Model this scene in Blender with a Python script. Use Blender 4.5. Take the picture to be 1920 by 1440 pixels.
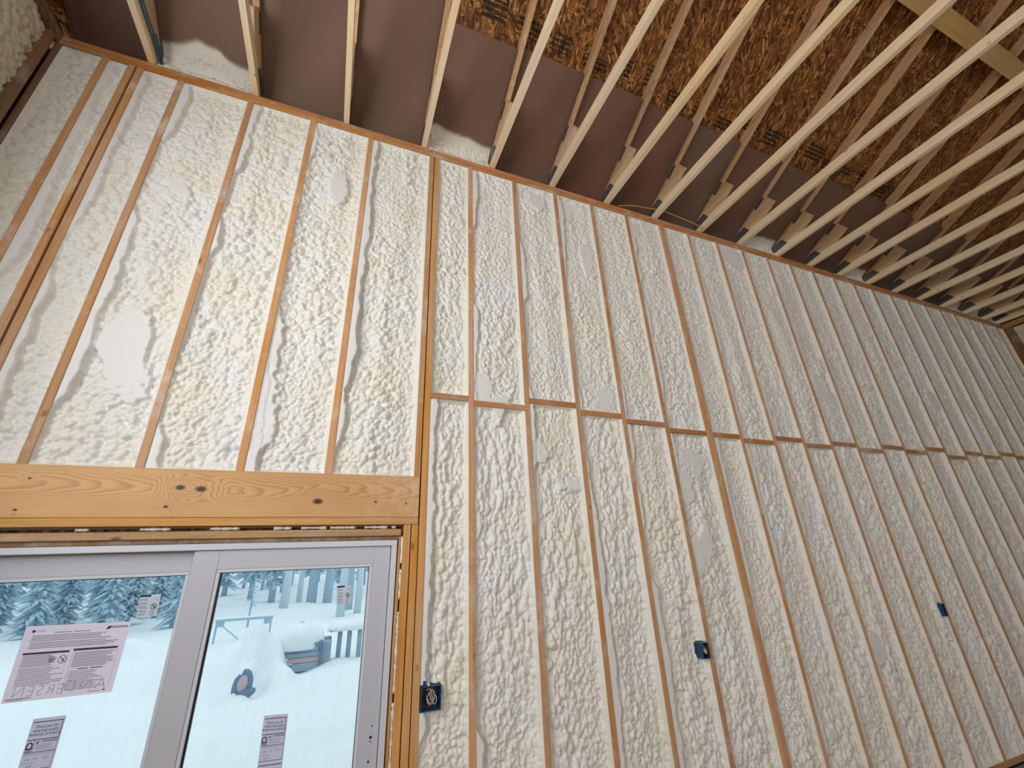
import bpy, math, random
import numpy as np
from mathutils import Matrix, Vector

random.seed(7)
for o in list(bpy.data.objects):
    bpy.data.objects.remove(o, do_unlink=True)
scene = bpy.context.scene
col = scene.collection

# ------------------------------------------------------------------ camera
FPX = 793.695
CAM = (-0.3735, -2.5939, 1.6631)
ROW_R = (0.92836, -0.36930, -0.04170)
ROW_D = (0.11022, 0.38010, -0.91835)
ROW_F = (0.35500, 0.84796, 0.39358)
def _orth():
    r = Vector(ROW_R).normalized(); f = Vector(ROW_F); f = (f - r * f.dot(r)).normalized()
    d = f.cross(r)
    if d.dot(Vector(ROW_D)) < 0: d = -d
    return r, d, f
_r, _d, _f = _orth()
cam_d = bpy.data.cameras.new('camera'); cam = bpy.data.objects.new('camera', cam_d); col.objects.link(cam)
cam_d.sensor_width = 36.0; cam_d.sensor_fit = 'HORIZONTAL'; cam_d.lens = FPX / 1920 * 36.0
cam_d.clip_start = 0.02; cam_d.clip_end = 400
M = Matrix.Identity(4)
for i in range(3):
    M[i][0] = _r[i]; M[i][1] = -_d[i]; M[i][2] = -_f[i]; M[i][3] = CAM[i]
cam.matrix_world = M
scene.camera = cam

# ------------------------------------------------------------------ world, lights, exposure
world = bpy.data.worlds.new('overcast_sky'); scene.world = world; world.use_nodes = True
bg = world.node_tree.nodes['Background']
_nt = world.node_tree
_tc = _nt.nodes.new('ShaderNodeTexCoord'); _sp = _nt.nodes.new('ShaderNodeSeparateXYZ'); _nt.links.new(_tc.outputs['Generated'], _sp.inputs[0])
_cr = _nt.nodes.new('ShaderNodeValToRGB'); _nt.links.new(_sp.outputs[2], _cr.inputs[0])
_cr.color_ramp.elements[0].position = 0.0; _cr.color_ramp.elements[0].color = (0.50, 0.62, 0.70, 1)
_cr.color_ramp.elements[1].position = 0.9; _cr.color_ramp.elements[1].color = (0.92, 0.98, 1.0, 1)
_nt.links.new(_cr.outputs[0], bg.inputs['Color']); bg.inputs['Strength'].default_value = 1.2

def area(name, loc, rot, sx, sy, power, colr):
    l = bpy.data.lights.new(name, 'AREA'); l.shape = 'RECTANGLE'; l.size = sx; l.size_y = sy
    l.energy = power; l.color = colr
    o = bpy.data.objects.new(name, l); col.objects.link(o); o.location = loc; o.rotation_euler = rot
    return o
# area lamps in unseen, guessed window openings of the left and back walls
area('daylight_left_window', (-2.33, -2.75, 3.0), (0, -math.pi/2, 0), 2.4, 3.1, 130, (1.0, 0.99, 0.975))
area('daylight_back_window', (1.2, -9.45, 3.3), (math.pi/2, 0, 0), 3.8, 2.4, 165, (1.0, 0.99, 0.975))
area('daylight_back_window_far', (5.4, -9.45, 3.3), (math.pi/2, 0, 0), 2.2, 2.4, 24, (1.0, 0.99, 0.975))

vs = scene.view_settings
vs.view_transform = 'Standard'; vs.look = 'None'; vs.exposure = 0.0; vs.gamma = 1.0
try: vs.use_curve_mapping = False
except Exception: pass

# ------------------------------------------------------------------ materials
def new_mat(name):
    m = bpy.data.materials.new(name); m.use_nodes = True
    nt = m.node_tree; b = nt.nodes['Principled BSDF']
    return m, nt, b
def nd(nt, t, **kw):
    n = nt.nodes.new(t)
    for k, v in kw.items(): setattr(n, k, v)
    return n
def ramp(nt, stops):
    r = nt.nodes.new('ShaderNodeValToRGB'); e = r.color_ramp.elements
    while len(e) < len(stops): e.new(0.5)
    for s, (p, c) in zip(e, stops):
        s.position = p; s.color = (c[0], c[1], c[2], 1)
    return r
def mixc(nt, fac, a, b, mode='MIX'):
    n = nt.nodes.new('ShaderNodeMix'); n.data_type = 'RGBA'; n.blend_type = mode
    for sock, v in ((n.inputs[0], fac), (n.inputs[6], a), (n.inputs[7], b)):
        if hasattr(v, 'links') or hasattr(v, 'is_linked'): nt.links.new(v, sock)
        elif isinstance(v, (int, float)): sock.default_value = v
        else: sock.default_value = (v[0], v[1], v[2], 1)
    return n.outputs[2]
def math_n(nt, op, a, b=None, clamp=False):
    n = nt.nodes.new('ShaderNodeMath'); n.operation = op; n.use_clamp = clamp
    for s, v in ((n.inputs[0], a), (n.inputs[1], b)):
        if v is None: continue
        if isinstance(v, (int, float)): s.default_value = v
        else: nt.links.new(v, s)
    return n.outputs[0]
def coords(nt, scale, jitter=True, rot=(0, 0, 0)):
    tc = nt.nodes.new('ShaderNodeTexCoord'); mp = nt.nodes.new('ShaderNodeMapping')
    mp.inputs['Scale'].default_value = scale
    src = tc.outputs['Object']
    if jitter:
        oi = nt.nodes.new('ShaderNodeObjectInfo')
        sc = nt.nodes.new('ShaderNodeVectorMath'); sc.operation = 'SCALE'
        sc.inputs[0].default_value = (13.1, 7.7, 19.3); nt.links.new(oi.outputs['Random'], sc.inputs['Scale'])
        ad = nt.nodes.new('ShaderNodeVectorMath'); ad.operation = 'ADD'
        nt.links.new(src, ad.inputs[0]); nt.links.new(sc.outputs[0], ad.inputs[1]); src = ad.outputs[0]
    if any(rot):
        vr = nt.nodes.new('ShaderNodeVectorRotate'); vr.rotation_type = 'Z_AXIS'; vr.inputs['Angle'].default_value = rot[2]
        nt.links.new(src, vr.inputs['Vector']); src = vr.outputs[0]
    nt.links.new(src, mp.inputs['Vector'])
    return mp.outputs[0]
def noise(nt, vec, scale, detail=4, rough=0.55, dist=0.0):
    n = nt.nodes.new('ShaderNodeTexNoise'); n.inputs['Scale'].default_value = scale
    n.inputs['Detail'].default_value = detail; n.inputs['Roughness'].default_value = rough
    n.inputs['Distortion'].default_value = dist; nt.links.new(vec, n.inputs['Vector'])
    return n.outputs[0]
def bump(nt, b, height, strength, dist=0.01):
    n = nt.nodes.new('ShaderNodeBump'); n.inputs['Strength'].default_value = strength
    n.inputs['Distance'].default_value = dist
    nt.links.new(height, n.inputs['Height']); nt.links.new(n.outputs[0], b.inputs['Normal'])
def plain(name, c, rough=0.6, metal=0.0, spec=0.5):
    m, nt, b = new_mat(name)
    b.inputs['Base Color'].default_value = (*c, 1); b.inputs['Roughness'].default_value = rough
    b.inputs['Metallic'].default_value = metal; b.inputs['Specular IOR Level'].default_value = spec
    return m

def wood(name, axis, light, dark, over=0.0, knots=0.5, hue=0.10, kscale=0.75):
    m, nt, b = new_mat(name)
    al, ac = 1.1, 26.0
    sc = [ac, ac, ac]; sc[axis] = al
    v = coords(nt, tuple(sc))
    g = noise(nt, v, 1.6, 7, 0.62, 0.6)
    mid = tuple((a + c) / 2 for a, c in zip(light, dark))
    r = ramp(nt, [(0.28, dark), (0.47, mid), (0.70, light)]); nt.links.new(g, r.inputs[0])
    c = r.outputs[0]
    sc2 = [3.0, 3.0, 3.0]; sc2[axis] = 0.9
    v2 = coords(nt, tuple(sc2)); lo = noise(nt, v2, 1.0, 3, 0.5)
    # board to board colour
    oi = nt.nodes.new('ShaderNodeObjectInfo')
    mr = nt.nodes.new('ShaderNodeMapRange'); nt.links.new(oi.outputs['Random'], mr.inputs[0])
    mr.inputs[3].default_value = 1 - hue; mr.inputs[4].default_value = 1 + hue
    hs = nt.nodes.new('ShaderNodeHueSaturation'); nt.links.new(c, hs.inputs['Color']); nt.links.new(mr.outputs[0], hs.inputs['Value'])
    mr2 = nt.nodes.new('ShaderNodeMapRange'); nt.links.new(lo, mr2.inputs[0])
    mr2.inputs[1].default_value = 0.3; mr2.inputs[2].default_value = 0.7; mr2.inputs[3].default_value = 0.86; mr2.inputs[4].default_value = 1.2
    nt.links.new(mr2.outputs[0], hs.inputs['Saturation'])
    c = hs.outputs[0]
    if knots > 0:
        sk = [9.0, 9.0, 9.0]; sk[axis] = 4.0
        vk = coords(nt, tuple(sk))
        vo = nt.nodes.new('ShaderNodeTexVoronoi'); vo.inputs['Scale'].default_value = kscale; nt.links.new(vk, vo.inputs['Vector'])
        kr = ramp(nt, [(0.035, (1, 1, 1)), (0.085, (0, 0, 0))]); nt.links.new(vo.outputs['Distance'], kr.inputs[0])
        f = math_n(nt, 'MULTIPLY', kr.outputs[0], knots)
        c = mixc(nt, f, c, (dark[0] * 0.28, dark[1] * 0.2, dark[2] * 0.16))
    if over > 0:
        vo2 = coords(nt, (1, 1, 1)); nf = noise(nt, vo2, 3.6, 6, 0.7)
        orr = ramp(nt, [(0.52, (0, 0, 0)), (0.72, (1, 1, 1))]); nt.links.new(nf, orr.inputs[0])
        f = math_n(nt, 'MULTIPLY', orr.outputs[0], over)
        c = mixc(nt, f, c, (0.74, 0.68, 0.58))
    nt.links.new(c, b.inputs['Base Color'])
    b.inputs['Roughness'].default_value = 0.62; b.inputs['Specular IOR Level'].default_value = 0.3
    bump(nt, b, g, 0.18, 0.004)
    return m
STUD_L, STUD_D = (0.64, 0.37, 0.195), (0.46, 0.225, 0.10)
M_STUD = wood('stud_lumber', 2, STUD_L, STUD_D, over=0.6, knots=0.6, hue=0.13)
M_PLATE = wood('plate_lumber', 0, (0.56, 0.285, 0.125), (0.36, 0.15, 0.06), over=0.5, knots=0.5)
M_JAMB = wood('jamb_lumber', 2, (0.66, 0.36, 0.14), (0.46, 0.21, 0.065), over=0.15, knots=0.7, hue=0.06)
M_HPLATE = wood('header_plate_lumber', 0, (0.68, 0.40, 0.16), (0.50, 0.24, 0.075), over=0.1, knots=0.8)
M_BUCK = wood('weathered_buck_lumber', 0, (0.52, 0.34, 0.17), (0.33, 0.19, 0.085), over=0.2, knots=0.8)
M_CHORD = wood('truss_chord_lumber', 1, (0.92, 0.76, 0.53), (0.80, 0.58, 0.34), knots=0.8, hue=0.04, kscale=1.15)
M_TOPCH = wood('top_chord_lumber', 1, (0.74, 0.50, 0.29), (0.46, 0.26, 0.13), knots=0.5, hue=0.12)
M_BLOCK = wood('wedge_lumber', 1, (0.80, 0.58, 0.35), (0.50, 0.31, 0.165), knots=0.5, hue=0.08)
M_BRACE = wood('brace_lumber', 0, (0.72, 0.50, 0.24), (0.58, 0.37, 0.16), knots=0.4)
M_OLDSTUD = wood('corner_post_lumber', 2, (0.27, 0.16, 0.09), (0.15, 0.08, 0.04), over=0.35, knots=0.6)

def header_mat():
    m, nt, b = new_mat('header_beam_grain')
    tc = nt.nodes.new('ShaderNodeTexCoord'); src = tc.outputs['Object']
    sp = nt.nodes.new('ShaderNodeSeparateXYZ'); nt.links.new(src, sp.inputs[0])
    x, z = sp.outputs[0], sp.outputs[2]
    # cathedral grain: contours of a tilted cone plus low noise
    vn = coords(nt, (1.4, 1, 7.0), False)
    n1 = noise(nt, vn, 1.0, 3, 0.5)
    zc = math_n(nt, 'ADD', z, -0.145)
    q = math_n(nt, 'MULTIPLY', zc, zc)
    ph = math_n(nt, 'MULTIPLY', q, 900.0)
    ph = math_n(nt, 'ADD', ph, math_n(nt, 'MULTIPLY', x, 9.0))
    ph = math_n(nt, 'ADD', ph, math_n(nt, 'MULTIPLY', n1, 7.0))
    KN = [(-1.101, 0.144, 0.017), (-1.013, 0.138, 0.020), (-0.466, 0.084, 0.021), (-1.139, 0.051, 0.009), (-1.671, 0.172, 0.006), (-1.678, 0.034, 0.007), (-0.165, 0.085, 0.007), (0.006, 0.077, 0.006)]
    kmask = None
    for kx, kz, kr in KN:
        dx = math_n(nt, 'MULTIPLY', math_n(nt, 'SUBTRACT', x, kx), 0.62)
        dz = math_n(nt, 'SUBTRACT', z, kz)
        d2 = math_n(nt, 'ADD', math_n(nt, 'MULTIPLY', dx, dx), math_n(nt, 'MULTIPLY', dz, dz))
        d = math_n(nt, 'SQRT', d2)
        infl = nt.nodes.new('ShaderNodeMapRange'); nt.links.new(d, infl.inputs[0])
        infl.inputs[1].default_value = kr * 0.5; infl.inputs[2].default_value = kr * 4.5; infl.inputs[3].default_value = 5.0; infl.inputs[4].default_value = 0.0
        infl.interpolation_type = 'SMOOTHSTEP'
        ph = math_n(nt, 'ADD', ph, infl.outputs[0])
        mk = nt.nodes.new('ShaderNodeMapRange'); nt.links.new(d, mk.inputs[0])
        mk.inputs[1].default_value = kr * 0.45; mk.inputs[2].default_value = kr * 0.95; mk.inputs[3].default_value = 1.0; mk.inputs[4].default_value = 0.0
        kmask = mk.outputs[0] if kmask is None else math_n(nt, 'MAXIMUM', kmask, mk.outputs[0])
    s = math_n(nt, 'FRACT', ph)
    r = ramp(nt, [(0.0, (0.68, 0.41, 0.175)), (0.5, (0.62, 0.35, 0.14)), (0.84, (0.32, 0.13, 0.04)), (1.0, (0.66, 0.40, 0.17))])
    nt.links.new(s, r.inputs[0])
    vf = coords(nt, (2.0, 60, 90), False); f = noise(nt, vf, 1.0, 5, 0.6)
    c = mixc(nt, 0.22, r.outputs[0], ramp_out(nt, f, (0.45, 0.22, 0.07), (0.78, 0.50, 0.22)))
    lo = noise(nt, coords(nt, (1.5, 1, 2.5), False), 1.0, 3)
    c = mixc(nt, 0.35, c, ramp_out(nt, lo, (0.46, 0.20, 0.055), (0.74, 0.45, 0.18)))
    # pale overspray at the right end
    w = nt.nodes.new('ShaderNodeMapRange'); nt.links.new(x, w.inputs[0]); w.inputs[1].default_value = -0.30; w.inputs[2].default_value = 0.02
    wn = noise(nt, coords(nt, (1, 1, 1), False), 14.0, 5, 0.7)
    wm = math_n(nt, 'MULTIPLY', w.outputs[0], math_n(nt, 'MULTIPLY', math_n(nt, 'SUBTRACT', wn, 0.45, True), 2.2), True)
    c = mixc(nt, wm, c, (0.72, 0.62, 0.52))
    c = mixc(nt, kmask, c, (0.035, 0.016, 0.010))
    nt.links.new(c, b.inputs['Base Color']); b.inputs['Roughness'].default_value = 0.55
    bump(nt, b, s, 0.08, 0.003)
    return m
def ramp_out(nt, fac, a, b):
    r = ramp(nt, [(0.3, a), (0.7, b)]); nt.links.new(fac, r.inputs[0]); return r.outputs[0]
M_HEADER = header_mat()

def foam_mat(name, base, cutc, fine=0.5):
    m, nt, b = new_mat(name)
    v = coords(nt, (1, 1, 1))
    at = nt.nodes.new('ShaderNodeAttribute'); at.attribute_name = 'cut'
    lo = noise(nt, v, 3.2, 3, 0.5)
    yel = mixc(nt, 1.0, base, base); c0 = ramp(nt, [(0.35, (base[0], base[1] * 0.985, base[2] * 0.90)), (0.65, (base[0], base[1], base[2] * 1.02))])
    nt.links.new(lo, c0.inputs[0])
    c = mixc(nt, at.outputs['Fac'], c0.outputs[0], cutc)
    nt.links.new(c, b.inputs['Base Color'])
    b.inputs['Roughness'].default_value = 0.48; b.inputs['Specular IOR Level'].default_value = 0.42
    n1 = noise(nt, v, 75, 5, 0.6); n2 = noise(nt, v, 420, 3, 0.6)
    h = math_n(nt, 'ADD', n1, math_n(nt, 'MULTIPLY', n2, 0.35))
    bump(nt, b, h, fine, 0.006)
    return m
M_FOAM = foam_mat('spray_foam', (0.80, 0.79, 0.755), (0.79, 0.785, 0.775))
M_FOAM_DIM = foam_mat('spray_foam_side', (0.60, 0.56, 0.44), (0.6, 0.57, 0.5))  # lower albedo paints in the dim bounce light on the left wall

def mist_mat():
    m, nt, b = new_mat('spray_foam_mist')
    v = coords(nt, (1, 1, 1)); at = nt.nodes.new('ShaderNodeAttribute'); at.attribute_name = 'mist'
    b.inputs['Base Color'].default_value = (0.79, 0.76, 0.68, 1); b.inputs['Roughness'].default_value = 0.7
    n = noise(nt, v, 330, 4, 0.75)
    a = math_n(nt, 'GREATER_THAN', math_n(nt, 'ADD', at.outputs['Fac'], math_n(nt, 'MULTIPLY', math_n(nt, 'SUBTRACT', n, 0.5), 2.4)), 0.5)
    nt.links.new(a, b.inputs['Alpha'])
    bump(nt, b, noise(nt, v, 80, 4), 0.4, 0.006)
    return m
M_MIST = mist_mat()

def osb_mat():
    m, nt, b = new_mat('osb_strands')
    outs = []
    for i, (ang, sc) in enumerate(((0.15, 1.0), (1.0, 1.1), (-0.75, 0.9), (1.7, 1.2))):
        v = coords(nt, (12 * sc, 62 * sc, 12), True, (0, 0, ang))
        wv = noise(nt, coords(nt, (1, 1, 1)), 9, 3)
        vo = nt.nodes.new('ShaderNodeTexVoronoi'); vo.inputs['Scale'].default_value = 1.0
        vo.inputs['Randomness'].default_value = 1.0
        ad = nt.nodes.new('ShaderNodeVectorMath'); ad.operation = 'ADD'; nt.links.new(v, ad.inputs[0])
        cb = nt.nodes.new('ShaderNodeCombineXYZ'); nt.links.new(math_n(nt, 'MULTIPLY', wv, 2.0), cb.inputs[1]); cb.inputs[0].default_value = i * 17.3
        nt.links.new(cb.outputs[0], ad.inputs[1]); nt.links.new(ad.outputs[0], vo.inputs['Vector'])
        sp = nt.nodes.new('ShaderNodeSeparateColor'); nt.links.new(vo.outputs['Color'], sp.inputs[0])
        outs.append((sp.outputs[0], sp.outputs[1], vo.outputs['Distance']))
    cols = []
    for val, pick, dist in outs:
        r = ramp(nt, [(0.0, (0.040, 0.012, 0.004)), (0.38, (0.175, 0.060, 0.013)), (0.72, (0.32, 0.125, 0.028)), (0.9, (0.46, 0.205, 0.050)), (1.0, (0.62, 0.33, 0.10))])
        nt.links.new(val, r.inputs[0]); cols.append(r.outputs[0])
    c = cols[0]
    for k in (1, 2, 3):
        f = math_n(nt, 'GREATER_THAN', outs[k][1], 0.58)
        c = mixc(nt, f, c, cols[k])
    nt.links.new(c, b.inputs['Base Color']); b.inputs['Roughness'].default_value = 0.5
    bump(nt, b, math_n(nt, 'ADD', outs[0][0], outs[1][0]), 0.3, 0.004)
    return m
M_OSB = osb_mat()

def print_mat():
    # smudged black grade stamp printed on the sheets
    m, nt, b = new_mat('stamp_ink')
    v = coords(nt, (1, 1, 1))
    n = noise(nt, coords(nt, (1.0, 0.6, 1.0)), 120, 3, 0.7)
    sp = nt.nodes.new('ShaderNodeSeparateXYZ'); tcx = nt.nodes.new('ShaderNodeTexCoord'); nt.links.new(tcx.outputs['Object'], sp.inputs[0])
    row = math_n(nt, 'GREATER_THAN', math_n(nt, 'FRACT', math_n(nt, 'MULTIPLY', sp.outputs[1], 31.0)), 0.34)
    a = math_n(nt, 'MULTIPLY', math_n(nt, 'GREATER_THAN', n, 0.47), row)
    b.inputs['Base Color'].default_value = (0.012, 0.009, 0.007, 1); b.inputs['Roughness'].default_value = 0.8
    nt.links.new(a, b.inputs['Alpha'])
    return m
M_INK = print_mat()

def baffle_mat():
    m, nt, b = new_mat('brown_baffle_board')
    oi = nt.nodes.new('ShaderNodeObjectInfo')
    r = ramp(nt, [(0.0, (0.195, 0.085, 0.062)), (0.5, (0.20, 0.112, 0.077)), (1.0, (0.185, 0.115, 0.080))])
    nt.links.new(oi.outputs['Random'], r.inputs[0])
    n = noise(nt, coords(nt, (1, 1, 1)), 160, 3)
    c = mixc(nt, math_n(nt, 'MULTIPLY', n, 0.25), r.outputs[0], (0.24, 0.17, 0.13))
    nt.links.new(c, b.inputs['Base Color']); b.inputs['Roughness'].default_value = 0.55
    b.inputs['Specular IOR Level'].default_value = 0.35
    return m
M_BAFFLE = baffle_mat()

def plate_metal():
    m, nt, b = new_mat('toothed_steel')
    v = coords(nt, (1, 1, 1), False)
    br = nt.nodes.new('ShaderNodeTexBrick'); br.inputs['Scale'].default_value = 1.0
    mp = coords(nt, (1, 1, 1), False, (0, math.pi / 2, 0))
    sp = nt.nodes.new('ShaderNodeSeparateXYZ'); nt.links.new(v, sp.inputs[0])
    sy = math_n(nt, 'FRACT', math_n(nt, 'MULTIPLY', sp.outputs[1], 55.0))
    sz = math_n(nt, 'FRACT', math_n(nt, 'MULTIPLY', sp.outputs[2], 38.0))
    slot = math_n(nt, 'MULTIPLY', math_n(nt, 'GREATER_THAN', sy, 0.45), math_n(nt, 'GREATER_THAN', sz, 0.30))
    c = mixc(nt, slot, (0.20, 0.205, 0.215), (0.012, 0.012, 0.014))
    nt.links.new(c, b.inputs['Base Color']); b.inputs['Roughness'].default_value = 0.45; b.inputs['Metallic'].default_value = 0.35
    return m
M_STEEL = plate_metal()
def glass_mat():
    m, nt, b = new_mat('dusty_glass')
    nt.nodes.remove(b); out = nt.nodes['Material Output']
    tr = nt.nodes.new('ShaderNodeBsdfTransparent'); tr.inputs[0].default_value = (0.93, 0.975, 0.985, 1)
    gl = nt.nodes.new('ShaderNodeBsdfGlossy'); gl.inputs['Roughness'].default_value = 0.02
    df = nt.nodes.new('ShaderNodeBsdfDiffuse'); df.inputs[0].default_value = (0.75, 0.82, 0.86, 1)
    fr = nt.nodes.new('ShaderNodeFresnel'); fr.inputs[0].default_value = 1.2
    m1 = nt.nodes.new('ShaderNodeMixShader'); nt.links.new(fr.outputs[0], m1.inputs[0]); nt.links.new(tr.outputs[0], m1.inputs[1]); nt.links.new(gl.outputs[0], m1.inputs[2])
    v = coords(nt, (26, 1, 1.2)); n = noise(nt, v, 1.0, 5, 0.65)
    f = math_n(nt, 'MULTIPLY', math_n(nt, 'SUBTRACT', n, 0.45, True), 0.16, True)
    m2 = nt.nodes.new('ShaderNodeMixShader'); nt.links.new(f, m2.inputs[0]); nt.links.new(m1.outputs[0], m2.inputs[1]); nt.links.new(df.outputs[0], m2.inputs[2])
    nt.links.new(m2.outputs[0], out.inputs[0])
    return m
M_GLASS = glass_mat()
M_WHITE = plain('white_vinyl', (0.58, 0.60, 0.66), 0.38)
M_SASH = plain('sash_vinyl', (0.49, 0.50, 0.56), 0.40)
M_GASKET = plain('black_gasket', (0.012, 0.014, 0.016), 0.4)
M_DARK = plain('dark_hole', (0.008, 0.008, 0.008), 0.7)
def paper_mat(name, c):
    m, nt, b = new_mat(name)
    b.inputs['Base Color'].default_value = (*c, 1); b.inputs['Roughness'].default_value = 0.8
    out = nt.nodes['Material Output']; tl = nt.nodes.new('ShaderNodeBsdfTranslucent'); tl.inputs[0].default_value = (c[0], c[1], c[2], 1)
    mx = nt.nodes.new('ShaderNodeMixShader'); mx.inputs[0].default_value = 0.62
    nt.links.new(b.outputs[0], mx.inputs[1]); nt.links.new(tl.outputs[0], mx.inputs[2]); nt.links.new(mx.outputs[0], out.inputs[0])
    return m
M_PAPER = paper_mat('notice_paper', (0.93, 0.87, 0.93))
M_LABEL = paper_mat('label_paper', (0.80, 0.78, 0.86))
M_STICK = paper_mat('sticker_paper', (0.80, 0.82, 0.86))
M_PRINT = plain('print_ink', (0.03, 0.025, 0.05), 0.7)
M_PRINT2 = plain('faded_print_ink', (0.24, 0.17, 0.22), 0.7)
M_GHOST = plain('show_through_print', (0.40, 0.36, 0.44), 0.8)
M_BOX = plain('blue_box_plastic', (0.008, 0.055, 0.15), 0.38)
M_BOXIN = plain('box_inside', (0.008, 0.014, 0.035), 0.5)
M_CABLE = plain('blue_cable_jacket', (0.035, 0.09, 0.17), 0.35)
M_YELLOW = plain('yellow_cable_jacket', (0.62, 0.42, 0.05), 0.4)
M_WWIRE = plain('white_wire', (0.72, 0.66, 0.62), 0.45)
M_RWIRE = plain('red_wire', (0.35, 0.07, 0.06), 0.45)
M_KWIRE = plain('black_wire', (0.01, 0.01, 0.012), 0.4)
M_COPPER = plain('bare_copper', (0.55, 0.27, 0.16), 0.35, 0.7)
def concrete():
    m, nt, b = new_mat('concrete'); v = coords(nt, (1, 1, 1))
    c = ramp_out(nt, noise(nt, v, 6, 6, 0.65), (0.27, 0.25, 0.235), (0.40, 0.38, 0.36)); nt.links.new(c, b.inputs['Base Color'])
    b.inputs['Roughness'].default_value = 0.85; bump(nt, b, noise(nt, v, 60, 4), 0.3, 0.004)
    return m
M_CONC = concrete()
def ply():
    m, nt, b = new_mat('subfloor_panel'); v = coords(nt, (1, 12, 1))
    c = ramp_out(nt, noise(nt, v, 2, 6, 0.6), (0.20, 0.14, 0.085), (0.30, 0.22, 0.14)); nt.links.new(c, b.inputs['Base Color']); b.inputs['Roughness'].default_value = 0.7
    return m
M_PLY = ply()
def snow_mat():
    m, nt, b = new_mat('snow'); v = coords(nt, (1, 1, 1), False)
    b.inputs['Base Color'].default_value = (0.86, 0.92, 0.95, 1); b.inputs['Roughness'].default_value = 0.65
    bump(nt, b, noise(nt, v, 5, 6, 0.6), 0.35, 0.05)
    return m
M_SNOW = snow_mat()
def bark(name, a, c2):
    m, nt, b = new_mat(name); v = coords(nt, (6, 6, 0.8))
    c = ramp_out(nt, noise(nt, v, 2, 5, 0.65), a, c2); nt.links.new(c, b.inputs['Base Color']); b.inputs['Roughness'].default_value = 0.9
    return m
M_BARKD = bark('hazed_dark_bark', (0.30, 0.45, 0.56), (0.42, 0.57, 0.67))  # blue-grey outdoor haze is mixed into the bark and needle colours
M_BARKL = bark('hazed_pale_bark', (0.50, 0.60, 0.66), (0.66, 0.74, 0.78))
M_NEEDLE = bark('hazed_needles', (0.36, 0.53, 0.63), (0.56, 0.72, 0.80))
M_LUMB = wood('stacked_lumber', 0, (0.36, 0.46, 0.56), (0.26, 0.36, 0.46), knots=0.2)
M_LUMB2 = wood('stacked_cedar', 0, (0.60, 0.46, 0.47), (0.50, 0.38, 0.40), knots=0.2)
M_TARP = plain('dark_blue_panel', (0.14, 0.25, 0.37), 0.6)
M_MACH = plain('dark_blue_hull', (0.13, 0.22, 0.34), 0.5)
M_PAD = plain('faded_pink_pad', (0.58, 0.42, 0.45), 0.6)

# ------------------------------------------------------------------ mesh helpers
def tag(o, label=None, cat=None, group=None, kind=None):
    if label: o['label'] = label
    if cat: o['category'] = cat
    if group: o['group'] = group
    if kind: o['kind'] = kind
    return o
def mesh_np(name, verts, faces, smooth=False):
    me = bpy.data.meshes.new(name); me.from_pydata([tuple(v) for v in verts], [], faces); me.update()
    if smooth: me.polygons.foreach_set('use_smooth', [True] * len(me.polygons))
    return me
def link(name, me, mat=None, parent=None, loc=(0, 0, 0), rot=(0, 0, 0)):
    o = bpy.data.objects.new(name, me); col.objects.link(o)
    if me is not None and mat is not None and len(me.materials) == 0: me.materials.append(mat)
    o.location = loc; o.rotation_euler = rot
    if parent: o.parent = parent
    return o
def empty(name, loc=(0, 0, 0), rot=(0, 0, 0)):
    o = bpy.data.objects.new(name, None); col.objects.link(o); o.location = loc; o.rotation_euler = rot
    o.empty_display_size = 0.1
    return o
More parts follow.
